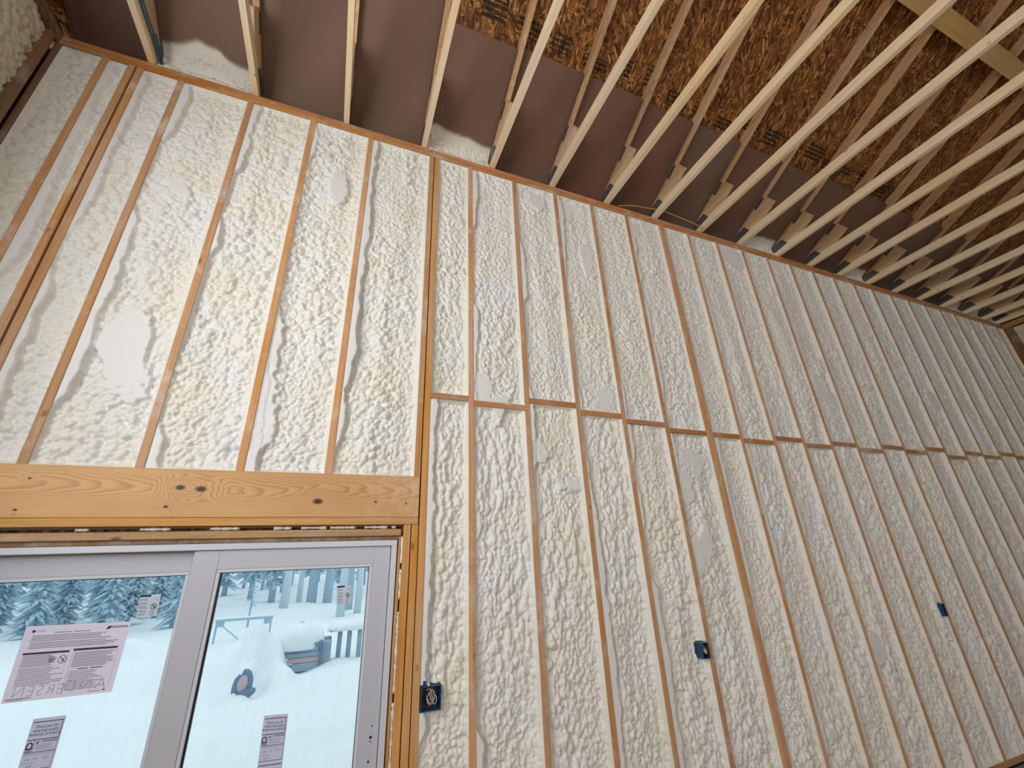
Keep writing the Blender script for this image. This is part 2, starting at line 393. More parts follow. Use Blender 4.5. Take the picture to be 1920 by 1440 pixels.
class MB:
    def __init__(s): s.v = []; s.f = []
    def box(s, x0, x1, y0, y1, z0, z1, c=0.0):
        b = len(s.v)
        if c <= 0:
            s.v += [(x, y, z) for x in (x0, x1) for y in (y0, y1) for z in (z0, z1)]
            s.f += [tuple(b + i for i in q) for q in ((0, 1, 3, 2), (4, 6, 7, 5), (0, 4, 5, 1), (2, 3, 7, 6), (0, 2, 6, 4), (1, 5, 7, 3))]
            return s
        X, Y, Z = (x0, x1), (y0, y1), (z0, z1); sg = (1, -1)
        idx = {}
        for i in (0, 1):
            for j in (0, 1):
                for k in (0, 1):
                    for a in range(3):
                        p = [X[i], Y[j], Z[k]]; off = [c * sg[i], c * sg[j], c * sg[k]]
                        q = [p[t] + (0 if t == a else off[t]) for t in range(3)]
                        idx[(i, j, k, a)] = len(s.v); s.v.append(tuple(q))
        cen = Vector(((x0 + x1) / 2, (y0 + y1) / 2, (z0 + z1) / 2))
        def add(ids):
            n = (Vector(s.v[ids[1]]) - Vector(s.v[ids[0]])).cross(Vector(s.v[ids[2]]) - Vector(s.v[ids[0]]))
            mid = sum((Vector(s.v[t]) for t in ids), Vector()) / len(ids)
            s.f.append(tuple(ids) if n.dot(mid - cen) > 0 else tuple(reversed(ids)))
        for i in (0, 1):
            add([idx[(i, 0, 0, 0)], idx[(i, 1, 0, 0)], idx[(i, 1, 1, 0)], idx[(i, 0, 1, 0)]])
            add([idx[(0, i, 0, 1)], idx[(1, i, 0, 1)], idx[(1, i, 1, 1)], idx[(0, i, 1, 1)]])
            add([idx[(0, 0, i, 2)], idx[(1, 0, i, 2)], idx[(1, 1, i, 2)], idx[(0, 1, i, 2)]])
        for j in (0, 1):
            for k in (0, 1):
                add([idx[(0, j, k, 1)], idx[(1, j, k, 1)], idx[(1, j, k, 2)], idx[(0, j, k, 2)]])
                add([idx[(j, 0, k, 0)], idx[(j, 1, k, 0)], idx[(j, 1, k, 2)], idx[(j, 0, k, 2)]])
                add([idx[(j, k, 0, 0)], idx[(j, k, 1, 0)], idx[(j, k, 1, 1)], idx[(j, k, 0, 1)]])
        for i in (0, 1):
            for j in (0, 1):
                for k in (0, 1): add([idx[(i, j, k, a)] for a in range(3)])
        return s
    def prism_x(s, poly, x0, x1):
        # poly in (y, z), any winding; extruded along x
        b = len(s.v); n = len(poly)
        A = sum(poly[i][0] * poly[(i + 1) % n][1] - poly[(i + 1) % n][0] * poly[i][1] for i in range(n))
        if A < 0: poly = poly[::-1]
        s.v += [(x0, y, z) for y, z in poly] + [(x1, y, z) for y, z in poly]
        s.f.append(tuple(b + i for i in reversed(range(n)))); s.f.append(tuple(b + n + i for i in range(n)))
        for i in range(n):
            j = (i + 1) % n; s.f.append((b + i, b + j, b + n + j, b + n + i))
        return s
    def quad(s, a, b_, c, d):
        b = len(s.v); s.v += [a, b_, c, d]; s.f.append((b, b + 1, b + 2, b + 3)); return s
    def tube(s, pts, rads, seg=8, cap=True):
        pts = [Vector(p) for p in pts]
        if isinstance(rads, (int, float)): rads = [rads] * len(pts)
        rings = []
        up = Vector((0.13, 0.21, 1)).normalized()
        for i, p in enumerate(pts):
            t = (pts[min(i + 1, len(pts) - 1)] - pts[max(i - 1, 0)]).normalized()
            u = up if abs(t.dot(up)) < 0.95 else Vector((1, 0, 0))
            a = t.cross(u).normalized(); bb = t.cross(a)
            b0 = len(s.v); rings.append(b0)
            for k in range(seg):
                an = 2 * math.pi * k / seg
                s.v.append(tuple(p + (a * math.cos(an) + bb * math.sin(an)) * rads[i]))
        for r0, r1 in zip(rings, rings[1:]):
            for k in range(seg):
                k2 = (k + 1) % seg; s.f.append((r0 + k, r0 + k2, r1 + k2, r1 + k))
        if cap:
            s.f.append(tuple(rings[0] + k for k in reversed(range(seg)))); s.f.append(tuple(rings[-1] + k for k in range(seg)))
        return s
    def mesh(s, name, smooth=False): return mesh_np(name, s.v, s.f, smooth)
    def build(s, name, mat, parent=None, loc=(0, 0, 0), smooth=False):
        return link(name, s.mesh(name, smooth), mat, parent, loc)

# ------------------------------------------------------------------ numpy noise for the foam
def sstep(a, b, x):
    t = np.clip((x - a) / (b - a), 0, 1); return t * t * (3 - 2 * t)
def h2(ix, iy, s):
    n = (ix.astype(np.int64) * 374761393 + iy.astype(np.int64) * 668265263 + s * 1274126177) & 0xffffffff
    n = ((n ^ (n >> 13)) * 1103515245) & 0xffffffff
    n = (n ^ (n >> 16)) & 0xffffffff
    n = (n * 2246822519) & 0xffffffff
    return ((n ^ (n >> 15)) & 0xffffff) / float(0xffffff)
def vnoise(x, y, s):
    ix = np.floor(x); iy = np.floor(y); fx = x - ix; fy = y - iy
    fx = fx * fx * (3 - 2 * fx); fy = fy * fy * (3 - 2 * fy)
    a = h2(ix, iy, s); b = h2(ix + 1, iy, s); c = h2(ix, iy + 1, s); d = h2(ix + 1, iy + 1, s)
    return (a * (1 - fx) + b * fx) * (1 - fy) + (c * (1 - fx) + d * fx) * fy
def fbm(x, y, s, o=3):
    t = 0; a = 0.5; n = 0
    for k in range(o):
        t = t + a * vnoise(x * 2 ** k, y * 2 ** k, s + k * 11); n += a; a *= 0.5
    return t / n
def worley(x, y, s):
    ix = np.floor(x); iy = np.floor(y); best = np.full(x.shape, 9.0); rnd = np.zeros(x.shape)
    for dx in (-1, 0, 1):
        for dy in (-1, 0, 1):
            cx = ix + dx; cy = iy + dy
            px = cx + 0.1 + 0.8 * h2(cx, cy, s); py = cy + 0.1 + 0.8 * h2(cx, cy, s + 5)
            d = (px - x) ** 2 + (py - y) ** 2
            r = h2(cx, cy, s + 9); m = d < best
            best = np.where(m, d, best); rnd = np.where(m, r, rnd)
    return np.sqrt(best), rnd
def domes(x, y, s, rmin=0.42, rmax=0.98):
    ix = np.floor(x); iy = np.floor(y); best = np.full(x.shape, -1.0)
    for dx in (-1, 0, 1):
        for dy in (-1, 0, 1):
            cx = ix + dx; cy = iy + dy
            px = cx + 0.08 + 0.84 * h2(cx, cy, s); py = cy + 0.08 + 0.84 * h2(cx, cy, s + 5)
            R = rmin + (rmax - rmin) * h2(cx, cy, s + 9)
            best = np.maximum(best, R * R - (px - x) ** 2 - (py - y) ** 2)
    return np.sqrt(np.clip(best, 0, 1) + 0.001)
def bubbles(u, v, seed, stretch=1.6, shear=0.0, size=0.034):
    """Cream blobs with sharp creases; u across, v up, metres."""
    wu = u + 0.026 * (fbm(u * 14, v * 9, seed + 1, 2) - 0.5) + shear * v
    wv = v + 0.040 * (fbm(u * 11, v * 11, seed + 2, 2) - 0.5)
    big = domes(wu / size, wv / (size * stretch), seed + 3)
    s2 = size * 0.50
    sm = domes(wu / s2, wv / (s2 * (0.6 + stretch * 0.45)), seed + 4)
    s3 = size * 0.27
    ti = domes(wu / s3, wv / s3, seed + 6)
    k = sstep(0.32, 0.68, fbm(u * 4.5, v * 2.6, seed + 8, 2))
    return 0.030 * big * (0.30 + 0.85 * k) + 0.0165 * sm * (1.25 - 0.55 * k) + 0.0028 * ti - 0.010
def grid_mesh(name, P, cut=None, attr='cut', flip=False):
    nz, nx = P.shape[:2]
    me = bpy.data.meshes.new(name); nv = nx * nz; nf = (nx - 1) * (nz - 1)
    me.vertices.add(nv); me.vertices.foreach_set('co', P.reshape(-1).astype(np.float32))
    i = np.arange(nv).reshape(nz, nx)
    q = np.stack([i[:-1, :-1], i[:-1, 1:], i[1:, 1:], i[1:, :-1]], -1).reshape(-1, 4)
    if flip: q = q[:, ::-1]
    me.loops.add(nf * 4); me.loops.foreach_set('vertex_index', q.reshape(-1).astype(np.int32))
    me.polygons.add(nf); me.polygons.foreach_set('loop_start', np.arange(0, nf * 4, 4, dtype=np.int32))
    try: me.polygons.foreach_set('loop_total', np.full(nf, 4, dtype=np.int32))
    except Exception: pass
    me.polygons.foreach_set('use_smooth', np.ones(nf, dtype=bool))
    if cut is not None:
        a = me.attributes.new(attr, 'FLOAT', 'POINT'); a.data.foreach_set('value', cut.reshape(-1).astype(np.float32))
    me.update(calc_edges=True); me.validate()
    return me

def foam_bay(x0, x1, z0, z1, seed, step, ridge=0.6, patch=0.5, stretch=1.7, shear=0.0, depth=0.030, size=0.034, film_r=True, holes=()):
    """Recess behind the stud faces (positive = deeper). Returns mesh with local origin at (x0, 0, z0)."""
    w, h = x1 - x0, z1 - z0
    nx = max(8, int(w / step)); nz = max(8, int(h / step))
    u, v = np.meshgrid(np.linspace(0, w, nx), np.linspace(0, h, nz))
    X, Z = u + x0, v + z0
    rec = depth + 0.018 + 0.034 * (fbm(X * 3.0, Z * 1.3, seed, 2) - 0.5)
    rec = rec + 0.026 * (fbm(u * 10, Z * 0.9, seed + 20, 2) - 0.5)     # long vertical runs
    rec = rec - bubbles(X, Z, 31 + seed, stretch, shear, size)
    cut = np.zeros_like(rec)
    # strip of foam beside the left stud, planed off flush, with a ragged edge and a groove next to it
    on = sstep(0.5 - 0.08, 0.5 + 0.08, fbm(Z * 1.5, np.full_like(Z, seed * 1.7), seed + 40, 2) + (ridge - 0.5))
    wid = (0.012 + 0.062 * fbm(Z * 3.0, np.full_like(Z, seed * 0.3), seed + 41, 3) + 0.030 * (fbm(Z * 17, u * 20, seed + 42, 3) - 0.5)) * on - 0.004 * (1 - on)
    s1 = 1 - sstep(-0.004, 0.004, u - wid)
    groove = np.exp(-((u - wid - 0.014) / 0.011) ** 2) * on
    rec = rec + 0.020 * groove
    flat = 0.003 + 0.0025 * fbm(u * 60, Z * 60, seed + 43, 2)
    rec = rec * (1 - s1) + flat * s1; cut = np.maximum(cut, s1)
    # trimmed patches
    pn = fbm(X * 3.3 + 9, Z * 2.1, seed + 60, 2) + 0.10 * (fbm(X * 34, Z * 34, seed + 61, 2) - 0.5)
    pm = sstep(0.0, 0.03, pn - (0.88 - 0.26 * patch))
    flat2 = 0.010 + 0.004 * fbm(X * 40, Z * 40, seed + 63, 2)
    rec = rec * (1 - pm) + np.minimum(rec, flat2 + 0.006) * pm * 0.3 + flat2 * pm * 0.7
    cut = np.maximum(cut, pm * 0.9)
    # film climbing the lumber at the edges
    if film_r:
        fw = 0.003 + 0.017 * fbm(Z * 4.0, np.full_like(Z, seed * 0.9), seed + 70, 3) ** 1.4 * 1.2; e = np.exp(-((w - u) / fw) ** 2); rec = rec * (1 - e) + 0.004 * e
    el = np.exp(-(u / 0.007) ** 2); rec = rec * (1 - el) + 0.006 * el
    et = np.exp(-((h - v) / 0.010) ** 2); rec = rec * (1 - et) + 0.012 * et
    eb = np.exp(-(v / 0.012) ** 2); rec = rec * (1 - eb) + 0.006 * eb
    over = sstep(0.004, -0.002, rec); cut = np.maximum(cut, over)
    rec = np.maximum(rec, 0.0015)
    for (hx0, hx1, hz0, hz1) in holes:
        ins = (X > hx0) & (X < hx1) & (Z > hz0) & (Z < hz1); rec = np.where(ins, 0.075, rec)
    P = np.stack([u, rec, v], -1)
    return grid_mesh('foam_infill', P, cut)

# ================================================================== the setting
FLOOR = -0.30; PLATE = 5.0; XL, XR = -2.40, 9.59; YB = -9.6; WT = 0.14
fl = MB().box(XL - 0.2, XR + 0.2, YB - 0.2, 0.0, FLOOR - 0.05, FLOOR).build('floor', M_PLY)
tag(fl, 'plain tan subfloor panels inside the unfinished room', 'floor', kind='structure')

# ---- front wall: sheathing outside, framing and foam as its pieces
DX0, DX1, DTOP = -1.905, -0.003, 1.885        # door rough opening
s = MB()
s.box(XL - 0.15, DX0, WT, WT + 0.012, FLOOR, PLATE + 0.02); s.box(DX1, XR + 0.15, WT, WT + 0.012, FLOOR, PLATE + 0.02)
s.box(DX0, DX1, WT, WT + 0.012, DTOP, PLATE + 0.02)
wall = s.build('wall_front', M_OSB)
tag(wall, 'tall stud framed wall filled with cream spray foam', 'wall', kind='structure')

SW = 0.038
studs = {1: .406, 2: .824, 3: 1.246, 4: 1.652, 5: 2.065, 7: 2.882, 8: 3.295, 9: 3.687, 10: 4.091, 11: 4.488, 12: 4.901, 13: 5.302, 14: 5.708, 15: 6.098, 16: 6.512, 17: 6.918, 18: 7.331, 19: 7.725, 20: 8.11, 21: 8.515, 22: 8.91, 23: 9.325}
STOP = PLATE - 0.076
def stud(xc, z0=0.038, z1=STOP, w=SW, mat=M_STUD, name='stud', y0=0.0, y1=WT - 0.002, c=0.0015):
    return MB().box(-w / 2, w / 2, y0, y1, 0, z1 - z0, c).build(name, mat, wall, (xc, 0, z0))
for k, x in studs.items(): stud(x)
stud(2.497, w=0.037); stud(2.536, w=0.037)                      # doubled stud under the joint
for x in (-0.435, -0.865, -1.290, -1.722): stud(x, z0=2.18)      # cripples over the header
stud(-2.145)
stud(-2.004); stud(-1.955)
stud(0.065, z0=2.18, w=0.036); stud(0.109, mat=M_JAMB)           # jack above header, king stud
t1 = stud(0.0225, z0=FLOOR + 0.04, z1=1.904, mat=M_JAMB, name='trimmer'); t2 = stud(0.066, z0=FLOOR + 0.04, z1=1.904, mat=M_JAMB, name='trimmer')
stud(-1.925, z0=FLOOR + 0.04, z1=1.904, mat=M_JAMB, name='trimmer')
stud(XR - 0.02); stud(XL + 0.012, w=0.03, mat=M_OLDSTUD)
for z0, z1, x0, x1 in ((PLATE - 0.076, PLATE - 0.0385, XL, 3.36), (PLATE - 0.076, PLATE - 0.0385, 3.362, XR), (PLATE - 0.038, PLATE, XL, 0.055), (PLATE - 0.038, PLATE, 0.058, 4.93), (PLATE - 0.038, PLATE, 4.933, XR)):
    MB().box(0, x1 - x0, -0.003 if z1 == PLATE else 0.0, WT, 0, z1 - z0, 0.0015).build('top_plate', M_PLATE, wall, (x0, 0, z0))
MB().box(0, XR - 0.128, -0.002, WT, 0, 0.038, 0.0015).build('bottom_plate', M_PLATE, wall, (0.128, 0, 0.0))
# blocking
order = [0] + sorted(studs)
xr_edge = {0: 0.128}
def right_of(k): return 0.128 if k == 0 else (2.555 if k == 6 else studs[k] + SW / 2)
def left_of(k): return XR - 0.04 if k == 24 else (2.478 if k == 6 else studs[k] - SW / 2)
BLZ = [2.715, 2.689, 2.749, 2.699, 2.661, 2.618, 2.615, 2.586, 2.634, 2.593, 2.634, 2.594, 2.649, 2.622, 2.673, 2.60, 2.669, 2.643, 2.70, 2.672, 2.71, 2.67, 2.71, 2.67]
BOXES = ((0.129, 0.238, 1.003, 1.116), (1.983, 2.045, 1.042, 1.138), (4.830, 4.882, 1.077, 1.183))
for k in range(24):
    a, b = right_of(k), left_of(k + 1)
    zc = BLZ[k]
    bz0, bz1 = zc - 0.014, zc + 0.024
    MB().box(0.001, b - a - 0.001, 0.001, WT - 0.002, 0, bz1 - bz0, 0.0015).build('blocking', M_PLATE, wall, (a, 0, bz0))
    step = 0.0060 if k < 7 else (0.0080 if k < 14 else 0.0115)
    rng = random.Random(k * 7 + 3)
    far = min(1.0, k / 14)
    me = foam_bay(a, b, bz1, STOP, 100 + k * 3, step, ridge=rng.uniform(0.36, 0.60), patch=rng.uniform(0.25, 0.65), stretch=rng.uniform(1.1, 1.6), shear=0.25, depth=0.028, size=0.0245)
    link('foam_infill', me, M_FOAM, wall, (a, 0, bz1))
    me = foam_bay(a, b, 0.038, bz0, 300 + k * 3, step, ridge=rng.uniform(0.42, 0.68), patch=rng.uniform(0.2, 0.55), stretch=rng.uniform(1.7, 2.3), depth=0.030, size=0.0275, holes=BOXES)
    link('foam_infill', me, M_FOAM, wall, (a, 0, 0.038))
# foam bays over the header, left side
lx = [(-2.37, -2.164), (-2.126, -2.023), (-1.936, -1.741), (-1.703, -1.309), (-1.271, -0.884), (-0.846, -0.454), (-0.416, 0.046)]
for i, (a, b) in enumerate(lx):
    rng = random.Random(50 + i)
    z0 = 2.18 if i > 1 else 0.038
    me = foam_bay(a, b, z0, STOP, 500 + i * 5, 0.0060 if i > 1 else 0.008, ridge=rng.uniform(0.42, 0.62), patch=rng.uniform(0.45, 0.8), stretch=rng.uniform(0.75, 1.15), shear=-0.15, depth=0.028, size=0.032)
    link('foam_infill', me, M_FOAM, wall, (a, 0, z0))
# header group
MB().box(0, 2.062, -0.004, 0.085, 0, 0.236, 0.003).build('header_beam', M_HEADER, wall, (-1.98, 0, 1.944))
hb = bpy.data.objects['header_beam']
hb.data.transform(Matrix.Translation((-1.98, 0, 0))); hb.location = (0, 0, 1.944)   # grain is laid out from the king stud
MB().box(0, 2.062, -0.003, WT - 0.01, 0, 0.038, 0.002).build('header_plate', M_HPLATE, wall, (-1.98, 0, 1.905))
MB().box(0, 1.89, 0.012, 0.12, 0, 0.036, 0.003).build('door_buck', M_BUCK, wall, (-1.90, 0, 1.846))
MB().box(0, 0.014, 0.016, 0.12, 0, 1.84 - FLOOR, 0.001).build('door_buck', M_JAMB, wall, (-0.019, 0, FLOOR))
MB().box(0, 1.88, 0.03, 0.11, 0, 0.020).build('shim_gap', M_OLDSTUD, wall, (-1.90, 0, 1.826))
# squeezed foam beads in the gaps round the door
def bead(pts, r, name, seed):
    rng = random.Random(seed); P = []; R = []
    a, b = Vector(pts[0]), Vector(pts[1]); n = max(6, int((b - a).length / 0.011))
    for i in range(n + 1):
        P.append(a.lerp(b, i / n) + Vector((0, rng.uniform(-.002, .003), 0))); R.append(r * rng.uniform(0.55, 1.2))
    return MB().tube(P, R, 7).build(name, M_FOAM, wall, smooth=True)
rng = random.Random(4); x = -1.86
while x < -0.05:
    L = rng.uniform(0.03, 0.14)
    if rng.random() < (0.8 if x > -0.7 else 0.35): bead(((x, 0.028, 1.8935), (min(x + L, -0.04), 0.028, 1.8935)), 0.0085, 'gap_foam', int(x * 1000))
    x += L + rng.uniform(0.008, 0.05)
for z0, z1 in ((1.84, 1.70), (1.67, 1.52), (1.46, 1.10), (1.06, 0.55), (0.52, 0.05)):
    bead(((-0.0015, 0.006, z0), (-0.0015, 0.006, z1)), 0.0062, 'gap_foam', int(z0 * 100))
# pencil mark on the king stud and concrete stem wall
def text_mesh(body, size, align='CENTER', bold=0.0, space=1.0):
    cu = bpy.data.curves.new('t', 'FONT'); cu.body = body; cu.size = size; cu.align_x = align; cu.align_y = 'CENTER'
    cu.offset = bold; cu.space_character = space; cu.resolution_u = 3
    ob = bpy.data.objects.new('t', cu); col.objects.link(ob)
    dg = bpy.context.evaluated_depsgraph_get(); me = bpy.data.meshes.new_from_object(ob.evaluated_get(dg))
    bpy.data.objects.remove(ob); bpy.data.curves.remove(cu)
    return me
RX = (math.pi / 2, 0, 0)
link('pencil_mark', text_mesh('S', 0.036, bold=-0.0004), M_DARK, wall, (0.109, -0.0008, 1.196), RX)
MB().box(DX1, XR, -0.02, WT + 0.02, 0, -0.035 - FLOOR, 0.004).build('stem_wall', M_CONC, wall, (0, 0, FLOOR))
MB().box(DX1, XR, 0.03, WT, 0, 0.034).build('sill_shadow_strip', M_DARK, wall, (0, 0, -0.035))  # near-black strip put in for the shadow in the sill gap
MB().box(XL, -1.945, -0.02, WT + 0.02, 0, -0.002 - FLOOR, 0.004).build('stem_wall', M_CONC, wall, (0, 0, FLOOR))

# ---- left, right and back walls
def wall_boxes(name, boxes, mat, label):
    s = MB()
    for b in boxes: s.box(*b)
    o = s.build(name, mat); tag(o, label, 'wall', kind='structure'); return o
RZ = lambda y: 5.2135 + 0.5 * (-y if y > YB / 2 else (y - YB))     # underside of roof deck
wl = wall_boxes('wall_left', [(XL - 0.16, XL - 0.14, -1.1, 0.16, FLOOR, PLATE), (XL - 0.16, XL - 0.14, YB, -4.4, FLOOR, PLATE), (XL - 0.16, XL - 0.14, -4.4, -1.1, FLOOR, 1.76), (XL - 0.16, XL - 0.14, -4.4, -1.1, 4.24, PLATE)], M_OSB, 'left end wall coated with dull yellowish spray foam')
def side_foam(x, y0, y1, z0, z1, seed, step, sgn, mat, parent, size=0.04):
    n1 = int((y1 - y0) / step); n2 = int((z1 - z0) / step)
    u, v = np.meshgrid(np.linspace(y0, y1, n1), np.linspace(z0, z1, n2))
    d = 0.030 + 0.03 * (fbm(u * 2.5, v * 1.8, seed, 2) - 0.5) - bubbles(u, v, seed, 0.9, 0.5, size)
    P = np.stack([np.full_like(u, 0) - sgn * d * 1.0, u, v], -1)
    me = grid_mesh('foam_infill', P, np.zeros_like(u), flip=(sgn < 0)); link('foam_infill', me, mat, parent, (x, 0, 0))
side_foam(XL + 0.005, -0.62, -0.085, 2.6, 4.92, 900, 0.009, 1, M_FOAM_DIM, wl)
side_foam(XL + 0.005, -1.08, -0.66, 0.0, 4.92, 905, 0.022, 1, M_FOAM_DIM, wl, 0.06)
side_foam(XL + 0.005, -4.4, -1.085, 4.26, 4.92, 907, 0.022, 1, M_FOAM_DIM, wl, 0.06)
side_foam(XL + 0.005, YB, -4.42, 0.0, 4.92, 909, 0.03, 1, M_FOAM_DIM, wl, 0.08)
MB().box(-0.14, 0.004, -0.084, -0.040, 0, 4.92 - FLOOR, 0.002).build('corner_post', M_OLDSTUD, wl, (XL + 0.012, 0, FLOOR))
MB().box(-0.14, 0.0, -0.66, -0.622, 0, 4.92 - FLOOR, 0.002).build('stud', M_OLDSTUD, wl, (XL, 0, FLOOR))
MB().box(-0.14, 0.012, YB, -0.001, 0, 0.038, 0.002).build('top_plate', M_OLDSTUD, wl, (XL, 0, PLATE - 0.076))
MB().box(-0.14, 0.016, YB, -0.001, 0, 0.038, 0.002).build('top_plate', M_OLDSTUD, wl, (XL, 0, PLATE - 0.038))
def gable(x0, x1, parent):
    MB().prism_x([(0.16, PLATE), (0.16, 5.13), (YB / 2, RZ(YB / 2)), (YB, PLATE + 0.2), (YB, PLATE)], x0, x1).build('gable_panel', M_OSB, parent)
gable(XL - 0.16, XL - 0.148, wl)
wr = wall_boxes('wall_right', [(XR + 0.14, XR + 0.16, YB, 0.16, FLOOR, PLATE)], M_OSB, 'far right end wall covered in grey green spray foam')
side_foam(XR - 0.005, -4.6, -0.10, 0.0, 4.90, 920, 0.022, -1, M_FOAM_DIM, wr, 0.05)
MB().box(-0.012, 0.14, -0.099, -0.004, 0, 4.92 - FLOOR, 0.002).build('corner_post', M_OLDSTUD, wr, (XR, 0, FLOOR))
MB().box(-0.012, 0.14, YB, -0.001, 0, 0.038, 0.002).build('top_plate', M_PLATE, wr, (XR, 0, PLATE - 0.076))
MB().box(-0.02, 0.14, YB, -0.001, 0, 0.038, 0.002).build('top_plate', M_PLATE, wr, (XR, 0, PLATE - 0.038))
gable(XR + 0.148, XR + 0.16, wr)
wb = wall_boxes('wall_back', [(XL - 0.16, -0.8, YB - 0.16, YB, FLOOR, PLATE + 0.2), (3.2, 4.2, YB - 0.16, YB, FLOOR, PLATE + 0.2), (6.6, XR + 0.16, YB - 0.16, YB, FLOOR, PLATE + 0.2), (-0.8, 3.2, YB - 0.16, YB, FLOOR, 2.05), (-0.8, 3.2, YB - 0.16, YB, 4.55, PLATE + 0.2), (4.2, 6.6, YB - 0.16, YB, FLOOR, 2.05), (4.2, 6.6, YB - 0.16, YB, 4.55, PLATE + 0.2)], M_OSB, 'back wall with tall window openings')

# ---- roof deck
RS = math.atan(0.5); CS = math.cos(RS)
deck = MB().prism_x([(0.45, 5.2135 - 0.225 + 0.014), (YB / 2, RZ(YB / 2) + 0.014), (YB - 0.45, 5.2135 - 0.225 + 0.014), (YB - 0.45, 5.2135 - 0.225 + 0.03), (YB / 2, RZ(YB / 2) + 0.03), (0.45, 5.2135 - 0.225 + 0.03)], XL - 0.2, XR + 0.2).build('ceiling', M_DARK)
tag(deck, 'pitched roof deck of brown strand board sheets over the trusses', 'roof', kind='structure')
sheet_me = {}
def sheet(x0, x1, s0, s1, far=False):
    # s measured inward from the wall line, horizontally
    w, l = x1 - x0, (s1 - s0) / CS
    key = (round(w, 3), round(l, 3))
    if key not in sheet_me:
        sheet_me[key] = MB().box(0.0015, w - 0.0015, 0.0015, l - 0.0015, 0, 0.0115).mesh('osb_sheet')
    o = link('osb_sheet', sheet_me[key], M_OSB, deck)
    if not far: o.location = (x1, -s0, 5.2135 + 0.5 * s0); o.rotation_euler = (RS, 0, math.pi); o.rotation_euler = (Matrix.Rotation(math.pi, 4, 'Z') @ Matrix.Rotation(RS, 4, 'X')).to_euler()
    else: o.location = (x0, YB + s0, 5.2135 + 0.5 * s0); o.rotation_euler = (RS, 0, 0)
    return o
rows = [(-0.45, 0.641), (0.641, 1.732), (1.732, 2.823), (2.823, 3.914), (3.914, 4.8)]
for far in (False, True):
    for r, (s0, s1) in enumerate(rows):
        x = XL - 0.2 - (1.22 if r % 2 else 0.0)
        while x < XR + 0.2:
            a, b = max(x, XL - 0.2), min(x + 2.44, XR + 0.2)
            if b - a > 0.05: sheet(a, b, s0, s1, far)
            x += 2.44
# smudged printed stamps along the lower sheets
rng = random.Random(11)
for i, xs in enumerate(np.arange(0.25, 6.4, 0.305)):
    wd = rng.uniform(0.15, 0.26); hh = rng.uniform(0.08, 0.14); s0 = 0.76 + rng.uniform(-0.02, 0.05)
    z = lambda q: 5.2135 + 0.5 * q - 0.0022
    MB().quad((xs, -s0, z(s0)), (xs, -s0 - hh, z(s0 + hh)), (xs + wd, -s0 - hh, z(s0 + hh)), (xs + wd, -s0, z(s0))).build('printed_stamp', M_INK, deck)

# ================================================================== roof trusses
TX = [-1.931, -1.294, -0.653, -0.027, 0.597, 1.211, 1.835, 2.437, 3.062, 3.678, 4.300, 4.894, 5.480, 6.070, 6.676, 7.279, 7.885, 8.490, 9.048, 9.470]
TW = 0.040
def P(sv, z): return (-sv, z - PLATE)      # local truss plane
SR = -YB / 2
LC = lambda q: 5.114 + 0.5 * q
UC = lambda q: 5.2125 + 0.5 * q
def m_prism(poly, name, x0=0.0, x1=TW): return MB().prism_x(poly, x0, x1).mesh(name)
bc_me = m_prism([P(-0.14, PLATE), P(-0.14, 5.044), P(-0.05, 5.089), P(-YB + 0.05, 5.089), P(-YB + 0.14, 5.044), P(-YB + 0.14, PLATE)], 'bottom_chord')
tc_me = m_prism([P(-0.45, LC(-0.45)), P(-0.45, UC(-0.45)), P(SR, UC(SR)), P(SR, LC(SR))], 'top_chord')
tc2_me = m_prism([(-2 * SR - y, z) for y, z in [P(-0.45, LC(-0.45)), P(-0.45, UC(-0.45)), P(SR - 0.001, UC(SR)), P(SR - 0.001, LC(SR))]], 'top_chord')
wb_me = m_prism([P(-0.045, 5.0895), P(0.298, 5.0895), P(0.4996, 5.190), P(0.43, 5.3285)], 'wedge_block', 0.001, TW - 0.001)
wb2_me = m_prism([(-2 * SR - y, z) for y, z in [P(-0.045, 5.0895), P(0.298, 5.0895), P(0.4996, 5.190), P(0.43, 5.3285)]], 'wedge_block', 0.001, TW - 0.001)
def web(q0, z0, q1, z1):
    dx, dz = q1 - q0, z1 - z0; L = math.hypot(dx, dz); nx, nz = -dz / L * 0.043, dx / L * 0.043
    return m_prism([P(q0 - nx, z0 - nz), P(q1 - nx, z1 - nz), P(q1 + nx, z1 + nz), P(q0 + nx, z0 + nz)], 'web', 0.001, TW - 0.001)
web_mes = [web(2.62, 6.41, 3.28, 5.10), web(3.28, 5.10, 4.74, 7.42), web(-YB - 2.62, 6.41, -YB - 3.28, 5.10), web(-YB - 3.28, 5.10, -YB - 4.74, 7.42)]
def plate_poly(pts, xs): return MB().prism_x([P(*p) for p in pts], xs - 0.0012, xs + 0.0002).mesh('nail_plate')
pts_heel = [(-0.085, 5.035), (0.145, 5.035), (0.145, 5.120), (-0.03, 5.155), (-0.085, 5.12)]
pts_heel = [(-0.09, 5.045), (0.16, 5.075), (0.11, 5.160), (-0.09, 5.130)]
pts_top = [(0.30, 5.240), (0.42, 5.300), (0.400, 5.340), (0.280, 5.280)]
hp_l, hp_r = plate_poly(pts_heel, 0.0), plate_poly(pts_heel, TW + 0.001)
tp_l, tp_r = plate_poly(pts_top, 0.0), plate_poly(pts_top, TW + 0.001)
